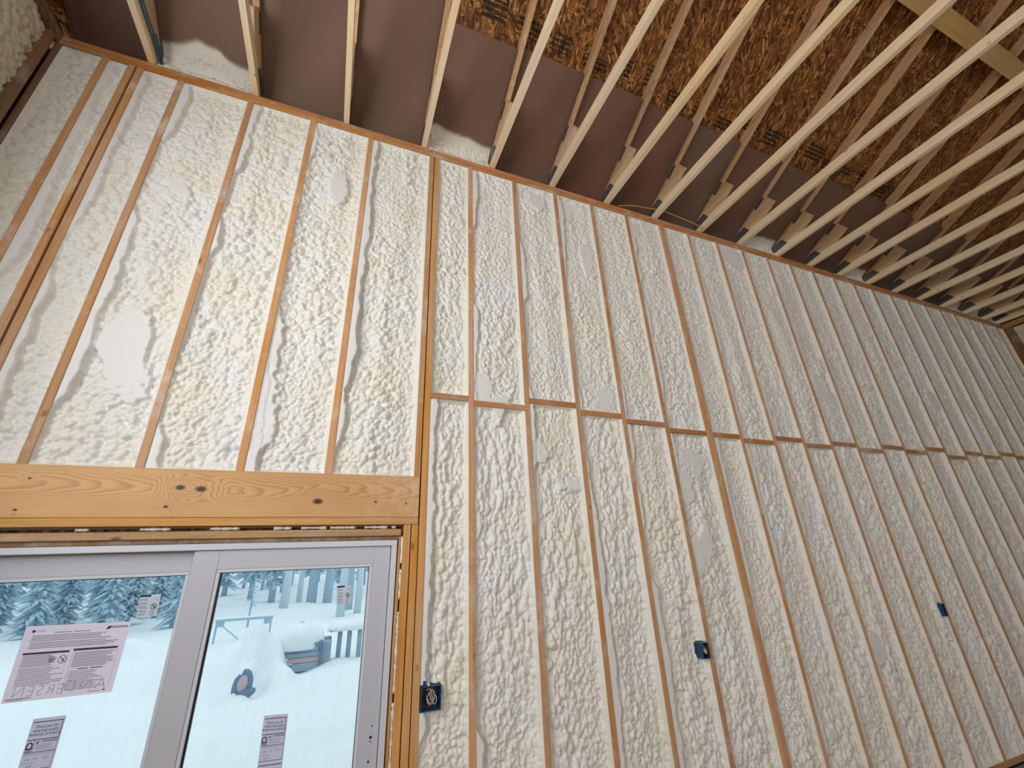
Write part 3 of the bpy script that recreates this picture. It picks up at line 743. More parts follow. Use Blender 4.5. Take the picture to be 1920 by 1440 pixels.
def truss(i, x):
    t = empty('roof_truss', (x, 0, PLATE))
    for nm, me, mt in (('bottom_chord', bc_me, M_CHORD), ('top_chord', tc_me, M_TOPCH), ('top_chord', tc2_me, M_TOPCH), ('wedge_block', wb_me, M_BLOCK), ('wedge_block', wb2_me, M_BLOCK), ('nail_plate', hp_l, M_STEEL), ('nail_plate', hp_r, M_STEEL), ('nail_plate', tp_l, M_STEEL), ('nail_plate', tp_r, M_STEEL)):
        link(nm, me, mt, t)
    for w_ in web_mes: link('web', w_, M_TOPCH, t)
    return t
ORD = 'first second third fourth fifth sixth seventh eighth ninth tenth eleventh twelfth thirteenth fourteenth fifteenth sixteenth seventeenth eighteenth nineteenth twentieth'.split()
for i, x in enumerate(TX):
    t = truss(i, x)
    if i == 0: tag(t, 'pale wooden roof truss with a blue cable run down its side', 'truss', 'roof trusses on the top plate')
    elif i == 19: tag(t, 'last pale wooden roof truss beside the grey green end wall', 'truss', 'roof trusses on the top plate')
    elif i in (7, 8): tag(t, 'pale roof truss crossed by the yellow cable, %s from the left end wall' % ORD[i], 'truss', 'roof trusses on the top plate')
    else: tag(t, 'pale wooden roof truss on the top plate, %s from the left end wall' % ORD[i], 'truss', 'roof trusses on the top plate')
# lateral brace under the top chords
bz = 6.055
def brace_board():
    b = MB().box(3.2, 9.2, -2.12, -1.985, 0, 0.036, 0.002)
    return b
o = MB().prism_x([(-1.975, LC(1.975) - 0.003 - 0.038), (-2.105, LC(2.105) - 0.003 - 0.038), (-2.105, LC(2.105) - 0.003), (-1.975, LC(1.975) - 0.003)], 3.1, 9.3).build('brace_board', M_BRACE)
tag(o, 'flat tan brace board nailed across the undersides of the top chords', 'board')

# ================================================================== baffles in the rafter bays
edges = [XL - 0.0] + TX
rng = random.Random(21)
foam_bays = {1: 0.17, 4: 0.13, 10: 0.07, 13: 0.06, 17: 0.05, 18: 0.12, 19: 0.16}
for k in range(len(TX)):
    xa = (edges[k] + TW + 0.003) if k > 0 else XL + 0.004
    xb = TX[k] - 0.003
    if xb - xa < 0.1: continue
    w = xb - xa; top = 0.73 + rng.uniform(-0.02, 0.015)
    if k <= 2: top = 1.15
    if k == 3: top = 0.80
    t = empty('vent_baffle', (xa, 0, PLATE))
    zz = lambda q: 5.2135 + 0.5 * q - 0.034 - PLATE
    MB().prism_x([(0.10, zz(-0.10)), (-top, zz(top)), (-top, zz(top) + 0.004), (0.10, zz(-0.10) + 0.004)], 0, w).build('panel', M_BAFFLE, t)
    for x0 in (0.0, w - 0.004):
        MB().prism_x([(0.10, zz(-0.10) - 0.001), (0.10, zz(-0.10) - 0.036), (-top, zz(top) - 0.036), (-top, zz(top) - 0.001)], x0, x0 + 0.004).build('side_flange', M_BAFFLE, t)
    MB().box(0, w, 0.101, 0.105, 0.001, zz(-0.10) + 0.003).build('drop_skirt', M_BAFFLE, t)
    lab = 'brown vent baffle board in the %s bay from the left end wall' % ORD[k]
    if k == 1: lab = 'brown vent baffle board with a white foam peak sprayed up its foot'
    if k == 4: lab = 'brown vent baffle board with cream foam sprayed across its foot'
    if k == 0: lab = 'dark brown vent baffle board in the corner bay beside the left end wall'
    tag(t, lab, 'baffle', 'vent baffles between the trusses')
    if k in foam_bays:
        # mound of foam on the plate, feathering up the baffle
        H = foam_bays[k]; n1, n2 = int(w / 0.007), 46
        u, v = np.meshgrid(np.linspace(0.004, w - 0.004, n1), np.linspace(0, 1, n2))
        prof = {1: 0.35 + 0.65 * np.exp(-((u / w - 0.45) / 0.22) ** 2), 4: 0.35 + 0.75 * np.clip(1.05 - u / w, 0, 1)}.get(k, 0.5 + 0.5 * vnoise(u * 5, u * 0, 70 + k))
        hgt = 0.10 + H * prof * (0.85 + 0.4 * vnoise(u * 14, u * 0, 80 + k))
        # section: over the plate, up the skirt, then hugging the sloping panel
        cp = np.array([(0.008, 0.002), (0.030, 0.020), (0.056, 0.045), (0.070, 0.075), (0.067, 0.108), (0.046, 0.142), (0.010, 0.1660), (-0.08, 0.2110), (-0.30, 0.3210), (-0.60, 0.4710)])
        seg = np.concatenate([[0], np.cumsum(np.hypot(*np.diff(cp, axis=0).T))])
        edge_t = 0.075 + hgt; tt = v * (edge_t + 0.11)
        yy = np.interp(tt, seg, cp[:, 0]); zz_ = np.interp(tt, seg, cp[:, 1])
        ty = np.interp(tt + 0.012, seg, cp[:, 0]) - np.interp(np.maximum(tt - 0.012, 0), seg, cp[:, 0]); tz = np.interp(tt + 0.012, seg, cp[:, 1]) - np.interp(np.maximum(tt - 0.012, 0), seg, cp[:, 1])
        nl = np.hypot(ty, tz); ny, nz_ = -tz / nl, ty / nl
        sg = np.where(ny > 0, -1.0, 1.0); ny, nz_ = ny * sg, nz_ * sg
        fade = np.clip((edge_t * 0.92 - tt) / 0.08, 0.03, 1)
        off = (np.maximum(bubbles(u + xa, tt, 700 + k, 0.75, 0.0, 0.026), -0.006) + 0.010 + 0.02 * (fbm(u * 9, tt * 14, 720 + k, 2) - 0.4)) * fade * np.clip(tt / 0.02, 0.1, 1)
        off = np.maximum(off, 0.0012)
        yy = yy + ny * off; zz_ = np.maximum(zz_ + nz_ * off, 0.0012)
        mist = np.clip(2.0 - (tt - edge_t * 0.66) / 0.075, 0, 2.2)
        me = grid_mesh('foam_mound', np.stack([u, yy, zz_], -1), mist, 'mist')
        fo = link('foam_mound', me, M_MIST, t)
        fo['label'] = {1: 'peaked mound of white foam on the top plate', 4: 'low sloping mound of cream foam on the top plate'}.get(k, 'small smear of pale foam')

# ================================================================== sliding door
door = empty('door_1', (0, 0, FLOOR)); tag(door, 'white sliding glass door with paper notices on its panes', 'door', kind='structure')
def dpart(mb, name, mat, parent=None): return mb.build(name, mat, parent or door, (0, 0, -FLOOR))
FX0, FX1, FT, FB = -1.885, -0.025, 1.824, FLOOR + 0.01
f = MB(); c = 0.002
f.box(FX0, FX1, 0.030, 0.155, FT - 0.030, FT, c); f.box(FX1 - 0.030, FX1, 0.030, 0.155, FB, FT - 0.0302, c); f.box(FX0, FX0 + 0.03, 0.030, 0.155, FB, FT - 0.0302, c); f.box(FX0 + 0.03, FX1 - 0.03, 0.030, 0.155, FB, FB + 0.04, c)
dpart(f, 'door_frame', M_WHITE)
def panel(x0, x1, gx0, gx1, zt, gzt, gzb, yf, holes=False):
    root = dpart(MB().box(x0, gx0 - 0.012, yf, yf + 0.042, FB + 0.045, zt, 0.002).box(gx1 + 0.012, x1, yf, yf + 0.042, FB + 0.045, zt, 0.002)
                 .box(gx0 - 0.012, gx1 + 0.012, yf + 0.0002, yf + 0.042, gzt + 0.012, zt, 0.0).box(gx0 - 0.012, gx1 + 0.012, yf + 0.0002, yf + 0.042, FB + 0.045, gzb - 0.012, 0.0), 'door_panel', M_SASH)
    bd = MB()
    for (a, b, z0, z1) in ((gx0 - 0.0115, gx0 + 0.004, gzb, gzt), (gx1 - 0.004, gx1 + 0.0115, gzb, gzt), (gx0 - 0.0115, gx1 + 0.0115, gzt - 0.004, gzt + 0.0115), (gx0 - 0.0115, gx1 + 0.0115, gzb - 0.0115, gzb + 0.004)):
        bd.box(a, b, yf + 0.003, yf + 0.018, z0, z1, 0.0012)
    link('glazing_bead', bd.mesh('glazing_bead'), M_WHITE, root)
    gk = MB()
    for (a, b, z0, z1) in ((gx0 + 0.001, gx0 + 0.0115, gzb, gzt), (gx1 - 0.0065, gx1 - 0.001, gzb, gzt), (gx0, gx1, gzt - 0.0065, gzt - 0.001), (gx0, gx1, gzb, gzb + 0.006)):
        gk.box(a, b, yf + 0.0185, yf + 0.036, z0, z1)
    link('gasket', gk.mesh('gasket'), M_GASKET, root)
    link('glass_pane', MB().box(gx0, gx1, yf + 0.022, yf + 0.025, gzb, gzt).mesh('glass_pane'), M_GLASS, root)
    return root
pr = panel(-0.988, -0.058, -0.868, -0.160, FT - 0.0305, 1.694, -0.06, 0.046)
pl = panel(-1.850, -0.958, -1.735, -1.012, FT - 0.0305, 1.690, -0.06, 0.098)
for (hx, hz, hr) in ((-0.092, 0.972, 0.0035), (-0.094, 0.928, 0.0065), (-0.095, 0.912, 0.0035), (-0.097, 0.835, 0.005)):
    h = MB().tube([(hx, 0.0455, hz), (hx, 0.0465, hz)], hr, 12); link('lock_hole', h.mesh('lock_hole'), M_DARK, pr)

# ---- papers on the glass
YGL, YGR = 0.098 + 0.0215, 0.046 + 0.0215
def shape_quad(name, q, y, mat, thick=0.0008, parent=None):
    """q: four (x,z) corners, as seen; a thin sheet of paper"""
    v = [(x, y, z) for x, z in q] + [(x, y + thick, z) for x, z in q]
    return link(name, mesh_np(name, v, [(0, 3, 2, 1), (4, 5, 6, 7), (0, 1, 5, 4), (1, 2, 6, 5), (2, 3, 7, 6), (3, 0, 4, 7)][::1]), mat, parent)
def lerp2(q, a, b):
    # bilinear in a paper: a across 0..1, b down 0..1; q = TL, TR, BR, BL
    t = (q[0][0] + (q[1][0] - q[0][0]) * a, q[0][1] + (q[1][1] - q[0][1]) * a); d = (q[3][0] + (q[2][0] - q[3][0]) * a, q[3][1] + (q[2][1] - q[3][1]) * a)
    return (t[0] + (d[0] - t[0]) * b, t[1] + (d[1] - t[1]) * b)
def marks(q, y, rects, name, mat, parent):
    m = MB()
    for (a0, b0, a1, b1) in rects:
        p = [lerp2(q, a0, b0), lerp2(q, a1, b0), lerp2(q, a1, b1), lerp2(q, a0, b1)]
        m.quad(*[(x, y, z) for x, z in reversed(p)])
    o = m.build(name, mat, parent); o['kind'] = 'stuff'
    return o
def bars(q, y, rects, name, mat, parent):
    for r in rects:
        p = [lerp2(q, r[0], r[1]), lerp2(q, r[2], r[1]), lerp2(q, r[2], r[3]), lerp2(q, r[0], r[3])]
        MB().quad(*[(x, y, z) for x, z in reversed(p)]).build(name, mat, parent)
def ring(q, y, a, b, ra, rb, w, name, mat, parent, slash=True, seg=24, arch=False):
    m = MB()
    for k in range(seg):
        t0, t1 = 2 * math.pi * k / seg, 2 * math.pi * (k + 1) / seg
        pp = [lerp2(q, a + ra * r * math.cos(t), b + rb * r * math.sin(t)) for r, t in ((1, t0), (1, t1), (1 - w, t1), (1 - w, t0))]
        m.quad(*[(x, y, z) for x, z in pp])
    if slash:
        pp = [lerp2(q, a - ra * .62, b - rb * .78), lerp2(q, a - ra * .78, b - rb * .62), lerp2(q, a + ra * .62, b + rb * .78), lerp2(q, a + ra * .78, b + rb * .62)]
        m.quad(*[(x, y, z) for x, z in pp])
        pp = [lerp2(q, a - ra * .2, b + rb * .5), lerp2(q, a + ra * .35, b - rb * .55), lerp2(q, a + ra * .5, b - rb * .35), lerp2(q, a + ra * .05, b + rb * .6)]
        m.quad(*[(x, y, z) for x, z in pp])
    return m.build(name, mat, parent)
def text_on(q, y, a, b, body, size, mat, parent, mirror=False, name='lettering', bold=0.0, space=1.0, stretch=1.0):
    me = text_mesh(body, size, bold=bold, space=space); x, z = lerp2(q, a, b)
    if mirror: me.transform(Matrix.Scale(-1, 4, (1, 0, 0)))
    if stretch != 1.0: me.transform(Matrix.Scale(stretch, 4, (1, 0, 0)))
    dx, dz = q[1][0] - q[0][0], q[1][1] - q[0][1]
    return link(name, me, mat, parent, (x, y, z), (math.pi / 2, -math.atan2(dz, dx), 0))
# large notice, printed on the side facing out so its words show reversed
q = [(-1.5515, 1.509), (-1.188, 1.4995), (-1.1895, 1.231), (-1.546, 1.234)]
notice = shape_quad('paper_notice', q, YGL - 0.001, M_PAPER); tag(notice, 'large pinkish paper notice taped on the left glass pane', 'paper')
y = YGL - 0.0016; R1 = []; R2 = []
rg = random.Random(5)
for b0 in (0.135, 0.158, 0.181, 0.204, 0.235, 0.258, 0.281, 0.304): R1.append((0.07 + rg.uniform(0, .02), b0, 0.94 - rg.uniform(0, .22), b0 + 0.009))
for b0 in np.arange(0.405, 0.555, 0.023): R1.append((0.06, b0, 0.06 + rg.uniform(0.24, 0.29), b0 + 0.009))
for b0 in np.arange(0.575, 0.80, 0.024): R2.append((0.06, b0, 0.06 + rg.uniform(0.28, 0.43), b0 + 0.008))
for b0 in np.arange(0.405, 0.60, 0.021): R1.append((0.53, b0, 0.53 + rg.uniform(0.30, 0.40), b0 + 0.009))
for b0 in np.arange(0.66, 0.92, 0.024): R2.append((0.53, b0, 0.53 + rg.uniform(0.22, 0.40), b0 + 0.008))
R2 += [(0.28, 0.098, 0.44, 0.108), (0.46, 0.098, 0.62, 0.108), (0.12, 0.06, 0.19, 0.064), (0.12, 0.078, 0.20, 0.082), (0.03, 0.955, 0.25, 0.966), (0.03, 0.975, 0.18, 0.981), (0.76, 0.955, 0.88, 0.963)]
marks(q, y, R1, 'printed_lines', M_PRINT2, notice); marks(q, y, R2, 'small_printed_lines', M_PRINT2, notice)
bars(q, y, [(0.05, 0.365, 0.475, 0.393), (0.51, 0.350, 0.935, 0.380), (0.60, 0.628, 0.70, 0.640), (0.72, 0.626, 0.84, 0.638), (0.90, 0.945, 0.925, 0.962)], 'heading_bar', M_PRINT, notice)
bars(q, y, [(0.51, 0.40, 0.514, 0.94), (0.945, 0.40, 0.948, 0.94), (0.47, 0.40, 0.472, 0.94)], 'column_rule', M_GHOST, notice)
ring(q, y, 0.43, 0.485, 0.042, 0.058, 0.16, 'warning_symbol', M_PRINT2, notice)
m = MB(); p = [lerp2(q, *t) for t in ((0.30, 0.41), (0.37, 0.45), (0.36, 0.52), (0.31, 0.53))]; m.quad(*[(x, y, z) for x, z in reversed(p)]); m.build('pictogram', M_GHOST, notice)
m = MB(); p = [lerp2(q, *t) for t in ((0.065, 0.075), (0.085, 0.05), (0.105, 0.075), (0.085, 0.10))]; m.quad(*[(x, y, z) for x, z in reversed(p)]); m.build('house_logo', M_PRINT, notice)
m = MB(); p = [lerp2(q, *t) for t in ((0.765, 0.095), (0.785, 0.05), (0.82, 0.05), (0.80, 0.095))]; m.quad(*[(x, y, z) for x, z in reversed(p)]); m.build('corner_logo', M_PRINT, notice)
text_on(q, y, 0.90, 0.068, 'ANDERSEN', 0.0115, M_PRINT, notice, True, bold=0.0003, space=1.1)
text_on(q, y - 0.0002, 0.72, 0.865, 'AND', 0.060, M_GHOST, notice, True, bold=-0.0012, space=1.25)
text_on(q, y - 0.0002, 0.30, 0.885, 'ERSEN', 0.054, M_GHOST, notice, True, bold=-0.0012, space=1.15)
# energy labels
def energy_label(q, Y0, lab):
    o = shape_quad('glass_label', q, Y0 - 0.001, M_LABEL); tag(o, lab, 'label', 'energy labels on the glass')
    y = Y0 - 0.0016
    bars(q, y, [(0.05, 0.050, 0.95, 0.062), (0.935, 0.06, 0.955, 0.31), (0.03, 0.305, 0.955, 0.316), (0.25, 0.316, 0.262, 0.49), (0.03, 0.485, 0.95, 0.494), (0.05, 0.515, 0.9, 0.519), (0.945, 0.32, 0.955, 0.72), (0.03, 0.725, 0.95, 0.733), (0.03, 0.79, 0.97, 0.803), (0.04, 0.462, 0.22, 0.475), (0.05, 0.635, 0.45, 0.639)], 'ruled_line', M_PRINT, o)
    for t, b, sz in (('Thank you for', 0.125, 0.0155), ('selecting quality', 0.180, 0.0155), ('Andersen products.', 0.235, 0.0155)):
        text_on(q, y, 0.5, b, t, sz, M_PRINT, o, stretch=0.82)
    text_on(q, y, 0.71, 0.345, 'ANDERSEN', 0.0085, M_PRINT, o, space=1.15, bold=0.0002)
    marks(q, y, [(0.32 + 0.04 * (i % 2), 0.385 + 0.022 * i, 0.85 - 0.05 * (i % 3), 0.390 + 0.022 * i) for i in range(4)], 'small_printed_lines', M_PRINT2, o)
    m = MB(); p = [lerp2(q, *t_) for t_ in ((0.30, 0.37), (0.385, 0.328), (0.385, 0.36), (0.36, 0.37))]; m.quad(*[(x, y, z) for x, z in reversed(p)]); m.build('corner_logo', M_PRINT, o)
    # arch shaped emblem
    m = MB(); a, b, ra, rb = 0.135, 0.385, 0.095, 0.045
    for k in range(12):
        t0, t1 = math.pi + math.pi * k / 12, math.pi + math.pi * (k + 1) / 12
        pp = [lerp2(q, a + ra * r * math.cos(t), b + rb * r * math.sin(t)) for r, t in ((1, t0), (1, t1), (0.6, t1), (0.6, t0))]; m.quad(*[(x, y, z) for x, z in pp])
    for (a0, b0, a1, b1) in ((0.04, 0.385, 0.078, 0.44), (0.192, 0.385, 0.23, 0.44), (0.04, 0.425, 0.23, 0.447)):
        pp = [lerp2(q, a0, b0), lerp2(q, a1, b0), lerp2(q, a1, b1), lerp2(q, a0, b1)]; m.quad(*[(x, y, z) for x, z in reversed(pp)])
    m.build('arch_emblem', M_PRINT, o)
    text_on(q, y, 0.30, 0.585, '0.30 / 1.70', 0.0095, M_PRINT2, o); text_on(q, y, 0.73, 0.575, '0.27', 0.0105, M_PRINT2, o); text_on(q, y, 0.30, 0.685, '0.45', 0.0105, M_PRINT2, o)
    return o
energy_label([(-0.5735, 1.074), (-0.4735, 1.068), (-0.468, 0.838), (-0.568, 0.842)], YGR, 'tall grey printed label low on the right glass pane')
energy_label([(-1.425, 1.1675), (-1.321, 1.1665), (-1.319, 0.935), (-1.423, 0.936)], YGL, 'tall grey printed label below the large paper notice')
def warn_sticker(q, Y0, lab):
    o = shape_quad('warning_sticker', q, Y0 - 0.001, M_STICK); tag(o, lab, 'sticker', 'small warning stickers on the glass'); y = Y0 - 0.0016
    bars(q, y, [(0.0, 0.0, 0.53, 0.10)], 'heading_bar', M_PRINT, o)
    rg = random.Random(9)
    marks(q, y, [(0.04, b0, 0.04 + rg.uniform(0.32, 0.45), b0 + 0.022) for b0 in (0.19, 0.25, 0.36, 0.41, 0.50, 0.55, 0.60, 0.70, 0.75, 0.84, 0.89)] + [(0.62, b0, 0.62 + rg.uniform(0.2, 0.3), b0 + 0.02) for b0 in (0.74, 0.80, 0.86, 0.92)], 'printed_lines', M_PRINT2, o)
    ring(q, y, 0.76, 0.55, 0.16, 0.14, 0.2, 'warning_symbol', M_PRINT, o)
    marks(q, y, [(0.66, 0.16, 0.92, 0.175), (0.88, 0.16, 0.905, 0.34), (0.75, 0.24, 0.9, 0.255)], 'pictogram', M_GHOST, o)
    return o
warn_sticker([(-0.320, 1.601), (-0.2475, 1.603), (-0.2435, 1.516), (-0.312, 1.511)], YGR, 'small white warning sticker in the top corner of the right pane')
warn_sticker([(-1.180, 1.608), (-1.100, 1.607), (-1.098, 1.5155), (-1.173, 1.513)], YGL, 'small white warning sticker in the top corner of the left pane')

# ================================================================== electrical boxes and cables
def ebox(x0, x1, z0, z1, label, wires=True, proud=0.012, tilt=0.0, ears=True):
    t = empty('electrical_box', (x0, 0, z0), (0, tilt, 0)); w, h = x1 - x0, z1 - z0
    b = MB(); k = 0.004
    b.box(0, k, -proud, 0.05, 0, h); b.box(w - k, w, -proud, 0.05, 0, h); b.box(k, w - k, -proud, 0.05, 0, k); b.box(k, w - k, -proud, 0.05, h - k, h); b.box(k, w - k, 0.046, 0.05, k, h - k)
    b.build('box_body', M_BOX, t)
    MB().box(k + .0005, w - k - .0005, 0.040, 0.0455, k + .0005, h - k - .0005).build('box_back', M_BOXIN, t)
    if ears:
        MB().box(0.012, 0.028, 0.0, 0.012, h, h + 0.022, 0.001).build('mounting_ear', M_BOX, t)
        MB().box(0.034, 0.046, -0.006, 0.006, h, h + 0.014, 0.001).build('mounting_ear', M_WWIRE, t)
    if wires:
        rr = random.Random(int(x0 * 100))
        for n, mt in (('white_wire', M_WWIRE), ('white_wire', M_WWIRE), ('red_wire', M_RWIRE), ('black_wire', M_KWIRE), ('copper_wire', M_COPPER)):
            cx, cz = w * rr.uniform(0.45, 0.62), h * rr.uniform(0.5, 0.62); a0 = rr.uniform(0, 6); pts = []
            for j in range(22):
                a = a0 + j * 0.52; r = 0.2 + 0.10 * math.sin(j * 0.8 + a0)
                pts.append((cx + w * r * math.cos(a) * 0.75, 0.004 + 0.018 * math.sin(j * 0.5 + a0), cz + h * r * math.sin(a)))
            MB().tube(pts, 0.0019, 6).build(n, mt, t, smooth=True)
    return tag(t, label, 'electrical box', 'blue electrical boxes on the studs')
ebox(0.131, 0.236, 1.006, 1.113, 'wide blue electrical box with coiled wires beside the door king stud')
ebox(1.985, 2.043, 1.045, 1.135, 'narrow blue electrical box with two white wires on a wall stud', True, 0.014, ears=False)
ebox(4.832, 4.880, 1.080, 1.180, 'narrow dark blue electrical box sunk in the foam with no wires showing', False, 0.010, ears=False)
m = MB()
c0 = [Vector(p) for p in ((-1.884, -1.2, 5.055), (-1.882, -0.7, 5.052), (-1.880, -0.3, 5.060), (-1.874, -0.05, 5.050), (-1.870, 0.02, 5.02), (-1.868, 0.035, 5.003))]
def smooth_pts(pts, n=8):
    out = []
    for i in range(len(pts) - 1):
        p0, p1, p2, p3 = pts[max(i - 1, 0)], pts[i], pts[i + 1], pts[min(i + 2, len(pts) - 1)]
        for k in range(n):
            t = k / n
            out.append(0.5 * ((2 * p1) + (-p0 + p2) * t + (2 * p0 - 5 * p1 + 4 * p2 - p3) * t * t + (-p0 + 3 * p1 - 3 * p2 + p3) * t ** 3))
    return out + [pts[-1]]
cb = empty('blue_cable', (-1.87, 0.03, 5.0)); tag(cb, 'blue cable pair running down beside a roof truss to the top plate', 'cable')
for dx, dz in ((0, 0), (0.011, 0.012), (0.004, 0.026)):
    MB().tube([p + Vector((1.87 + dx, -0.03, dz - 5.0)) for p in smooth_pts(c0)], 0.0058, 8).build('cable_run', M_CABLE, cb, smooth=True)
yw = [Vector(p) for p in ((1.98, -0.012, 5.004), (2.15, -0.03, 5.045), (2.40, -0.055, 5.06), (2.47, -0.075, 5.052), (2.70, -0.085, 5.02), (3.02, -0.07, 4.994), (3.06, -0.02, 5.003))]
yo = MB().tube(smooth_pts(yw), 0.0042, 7).build('yellow_cable', M_YELLOW, None, smooth=True); tag(yo, 'thin loose yellow cable lying across two truss heels', 'cable')

# ================================================================== outdoors
def gh(x, y):
    t = np.clip((y - 5) / 21, 0, 1); g = -0.25 + 0.5 * t * t * (3 - 2 * t) + 0.03 * np.maximum(0, y - 26) + 0.0018 * np.maximum(0, y - 40) ** 2
    return g
def mounds(x, y):
    h = 0.22 * (fbm(x * 0.6, y * 0.6, 3, 3) - 0.5) + 0.14 * (fbm(x * 1.6, y * 1.6, 8, 2) - 0.5)
    for cx, cy, sx, sy, a in ((-1.95, 8.5, 0.5, 0.6, 0.50), (-1.55, 8.0, 0.16, 0.75, 0.50), (-1.42, 9.0, 0.42, 0.55, 0.72), (-3.3, 9.0, 0.9, 0.7, 0.35), (-3.9, 10.5, 0.8, 0.8, 0.45), (-1.0, 8.0, 0.22, 0.6, 0.22), (0.5, 8.4, 0.9, 0.7, 0.16), (-5.4, 11, 1.3, 1, 0.4), (-0.3, 15, 2.6, 1.6, 0.20), (-2.6, 6.2, 0.7, 0.4, 0.12)):
        h = h + a * np.exp(-((x - cx) / sx) ** 4 - ((y - cy) / sy) ** 2)
    return h
def snow_patch(x0, x1, y0, y1, nx, ny, name):
    u, v = np.meshgrid(np.linspace(x0, x1, nx), np.linspace(y0, y1, ny))
    return grid_mesh(name, np.stack([u, v, gh(u, v) + mounds(u, v)], -1), np.zeros_like(u))
xs = np.concatenate([np.linspace(-90, -7.2, 50), np.linspace(-7, 3, 170), np.linspace(3.3, 70, 40)])
ys = np.concatenate([np.linspace(0.2, 14, 170), np.linspace(14.3, 110, 90)])
u, v = np.meshgrid(xs, ys)
sn = link('ground', grid_mesh('ground', np.stack([u, v, gh(u, v) + mounds(u, v)], -1), np.zeros_like(u)), M_SNOW)
tag(sn, 'deep white snow covering the ground outside the glass door', 'snow', kind='structure')
def gz(x, y): return float((gh(np.array([x]), np.array([y])) + mounds(np.array([x]), np.array([y])))[0])
def trunk_mesh(h, r, seed, lean=0.0):
    rr = random.Random(seed); pts = []; rad = []
    for i in range(8):
        t = i / 7; pts.append((lean * t * h + rr.uniform(-.02, .02) * h * 0.1, rr.uniform(-.02, .02) * h * 0.1, -0.15 + h * t)); rad.append(r * (1.12 - 0.8 * t))
    return MB().tube(pts, rad, 8)
def boughs(h, r, seed, z0, n):
    rr = random.Random(seed); m = MB()
    for i in range(n):
        t = rr.uniform(0, 1); z = z0 + (h - z0) * t; L = r * (1 - 0.8 * t) * rr.uniform(0.28, 0.75); a = rr.uniform(0, 2 * math.pi)
        d = Vector((math.cos(a), math.sin(a), 0)); p0 = Vector((0, 0, z)); p1 = p0 + d * L * 0.55 + Vector((0, 0, -0.10 * L)); p2 = p0 + d * L + Vector((0, 0, -0.38 * L)); w = L * 0.15
        s_ = Vector((-d.y, d.x, 0)) * w; b = len(m.v)
        up = Vector((0, 0, 0.06 * L))
        m.v += [tuple(p0), tuple(p1 + s_ - up), tuple(p1 + up), tuple(p1 - s_ - up), tuple(p2)]
        m.f += [(b, b + 1, b + 2), (b, b + 2, b + 3), (b + 1, b + 4, b + 2), (b + 2, b + 4, b + 3), (b, b + 3, b + 4, b + 1)]
    return m
def tree(x, y, h, r, seed, label, mat, conifer=True, zb=1.5, spread=1.6, group='trees in the snow outside', n=170):
    t = empty('tree', (x, y, gz(x, y)))
    trunk_mesh(h, r, seed).build('trunk', mat, t, smooth=True)
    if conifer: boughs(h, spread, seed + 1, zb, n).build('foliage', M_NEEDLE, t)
    else:
        m = MB(); rr = random.Random(seed + 2)
        for i in range(16):
            z = h * rr.uniform(0.35, 0.95); a = rr.uniform(0, 6.28); L = rr.uniform(0.25, 0.5); d = Vector((math.cos(a), math.sin(a), 0.55))
            m.tube([Vector((0, 0, z)), Vector((0, 0, z)) + d * L * 0.5, Vector((0, 0, z)) + d * L + Vector((0, 0, 0.2 * L))], [0.035, 0.022, 0.008], 5)
        m.build('branches', mat, t)
    return tag(t, label, 'tree', group)
PALE = 'tree with a pale bare trunk standing in the snow outside the door'
DARK = 'tall conifer with a dark blue grey trunk outside the right pane'
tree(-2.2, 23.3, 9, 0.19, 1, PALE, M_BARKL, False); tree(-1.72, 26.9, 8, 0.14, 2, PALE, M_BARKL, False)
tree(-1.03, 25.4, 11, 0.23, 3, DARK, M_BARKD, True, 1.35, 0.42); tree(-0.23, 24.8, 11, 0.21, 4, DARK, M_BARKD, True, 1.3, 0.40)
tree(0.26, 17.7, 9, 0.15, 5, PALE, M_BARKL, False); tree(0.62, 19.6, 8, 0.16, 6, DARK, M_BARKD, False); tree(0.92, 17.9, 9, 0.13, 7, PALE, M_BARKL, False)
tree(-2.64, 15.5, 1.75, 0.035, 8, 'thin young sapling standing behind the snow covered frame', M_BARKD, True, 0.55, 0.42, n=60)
rr = random.Random(77); cnt = 0
FARL = 'far dark conifer of the forest edge outside the left pane'
i = 0
for y0 in (28, 32, 36, 40, 44, 48, 53):
    xx = -0.37 - 0.50 * (y0 + 2.6) - 3
    while xx < 0.075 * (y0 + 3) + 3:
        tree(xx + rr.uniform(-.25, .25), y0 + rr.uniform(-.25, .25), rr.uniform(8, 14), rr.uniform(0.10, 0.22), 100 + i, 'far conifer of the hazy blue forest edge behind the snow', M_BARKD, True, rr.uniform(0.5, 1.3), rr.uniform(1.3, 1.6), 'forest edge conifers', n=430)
        xx += 3.9; i += 1
i = 0
for y0, dxx in ((18.5, 0.0), (20.6, 1.0), (22.7, 0.3), (24.8, 1.2)):
    xx = -0.37 - 0.50 * (y0 + 2.6) - 0.5 + dxx
    while xx < -0.37 - 0.235 * (y0 + 2.6):
        tree(xx, y0 + rr.uniform(-.1, .1), rr.uniform(6, 9), rr.uniform(0.06, 0.11), 300 + i, 'snow dusted, haze tinted conifer standing uphill behind the left pane', M_BARKD, True, rr.uniform(0.1, 0.35), 0.95, 'near conifers behind the left pane', n=950)
        xx += 2.0; i += 1
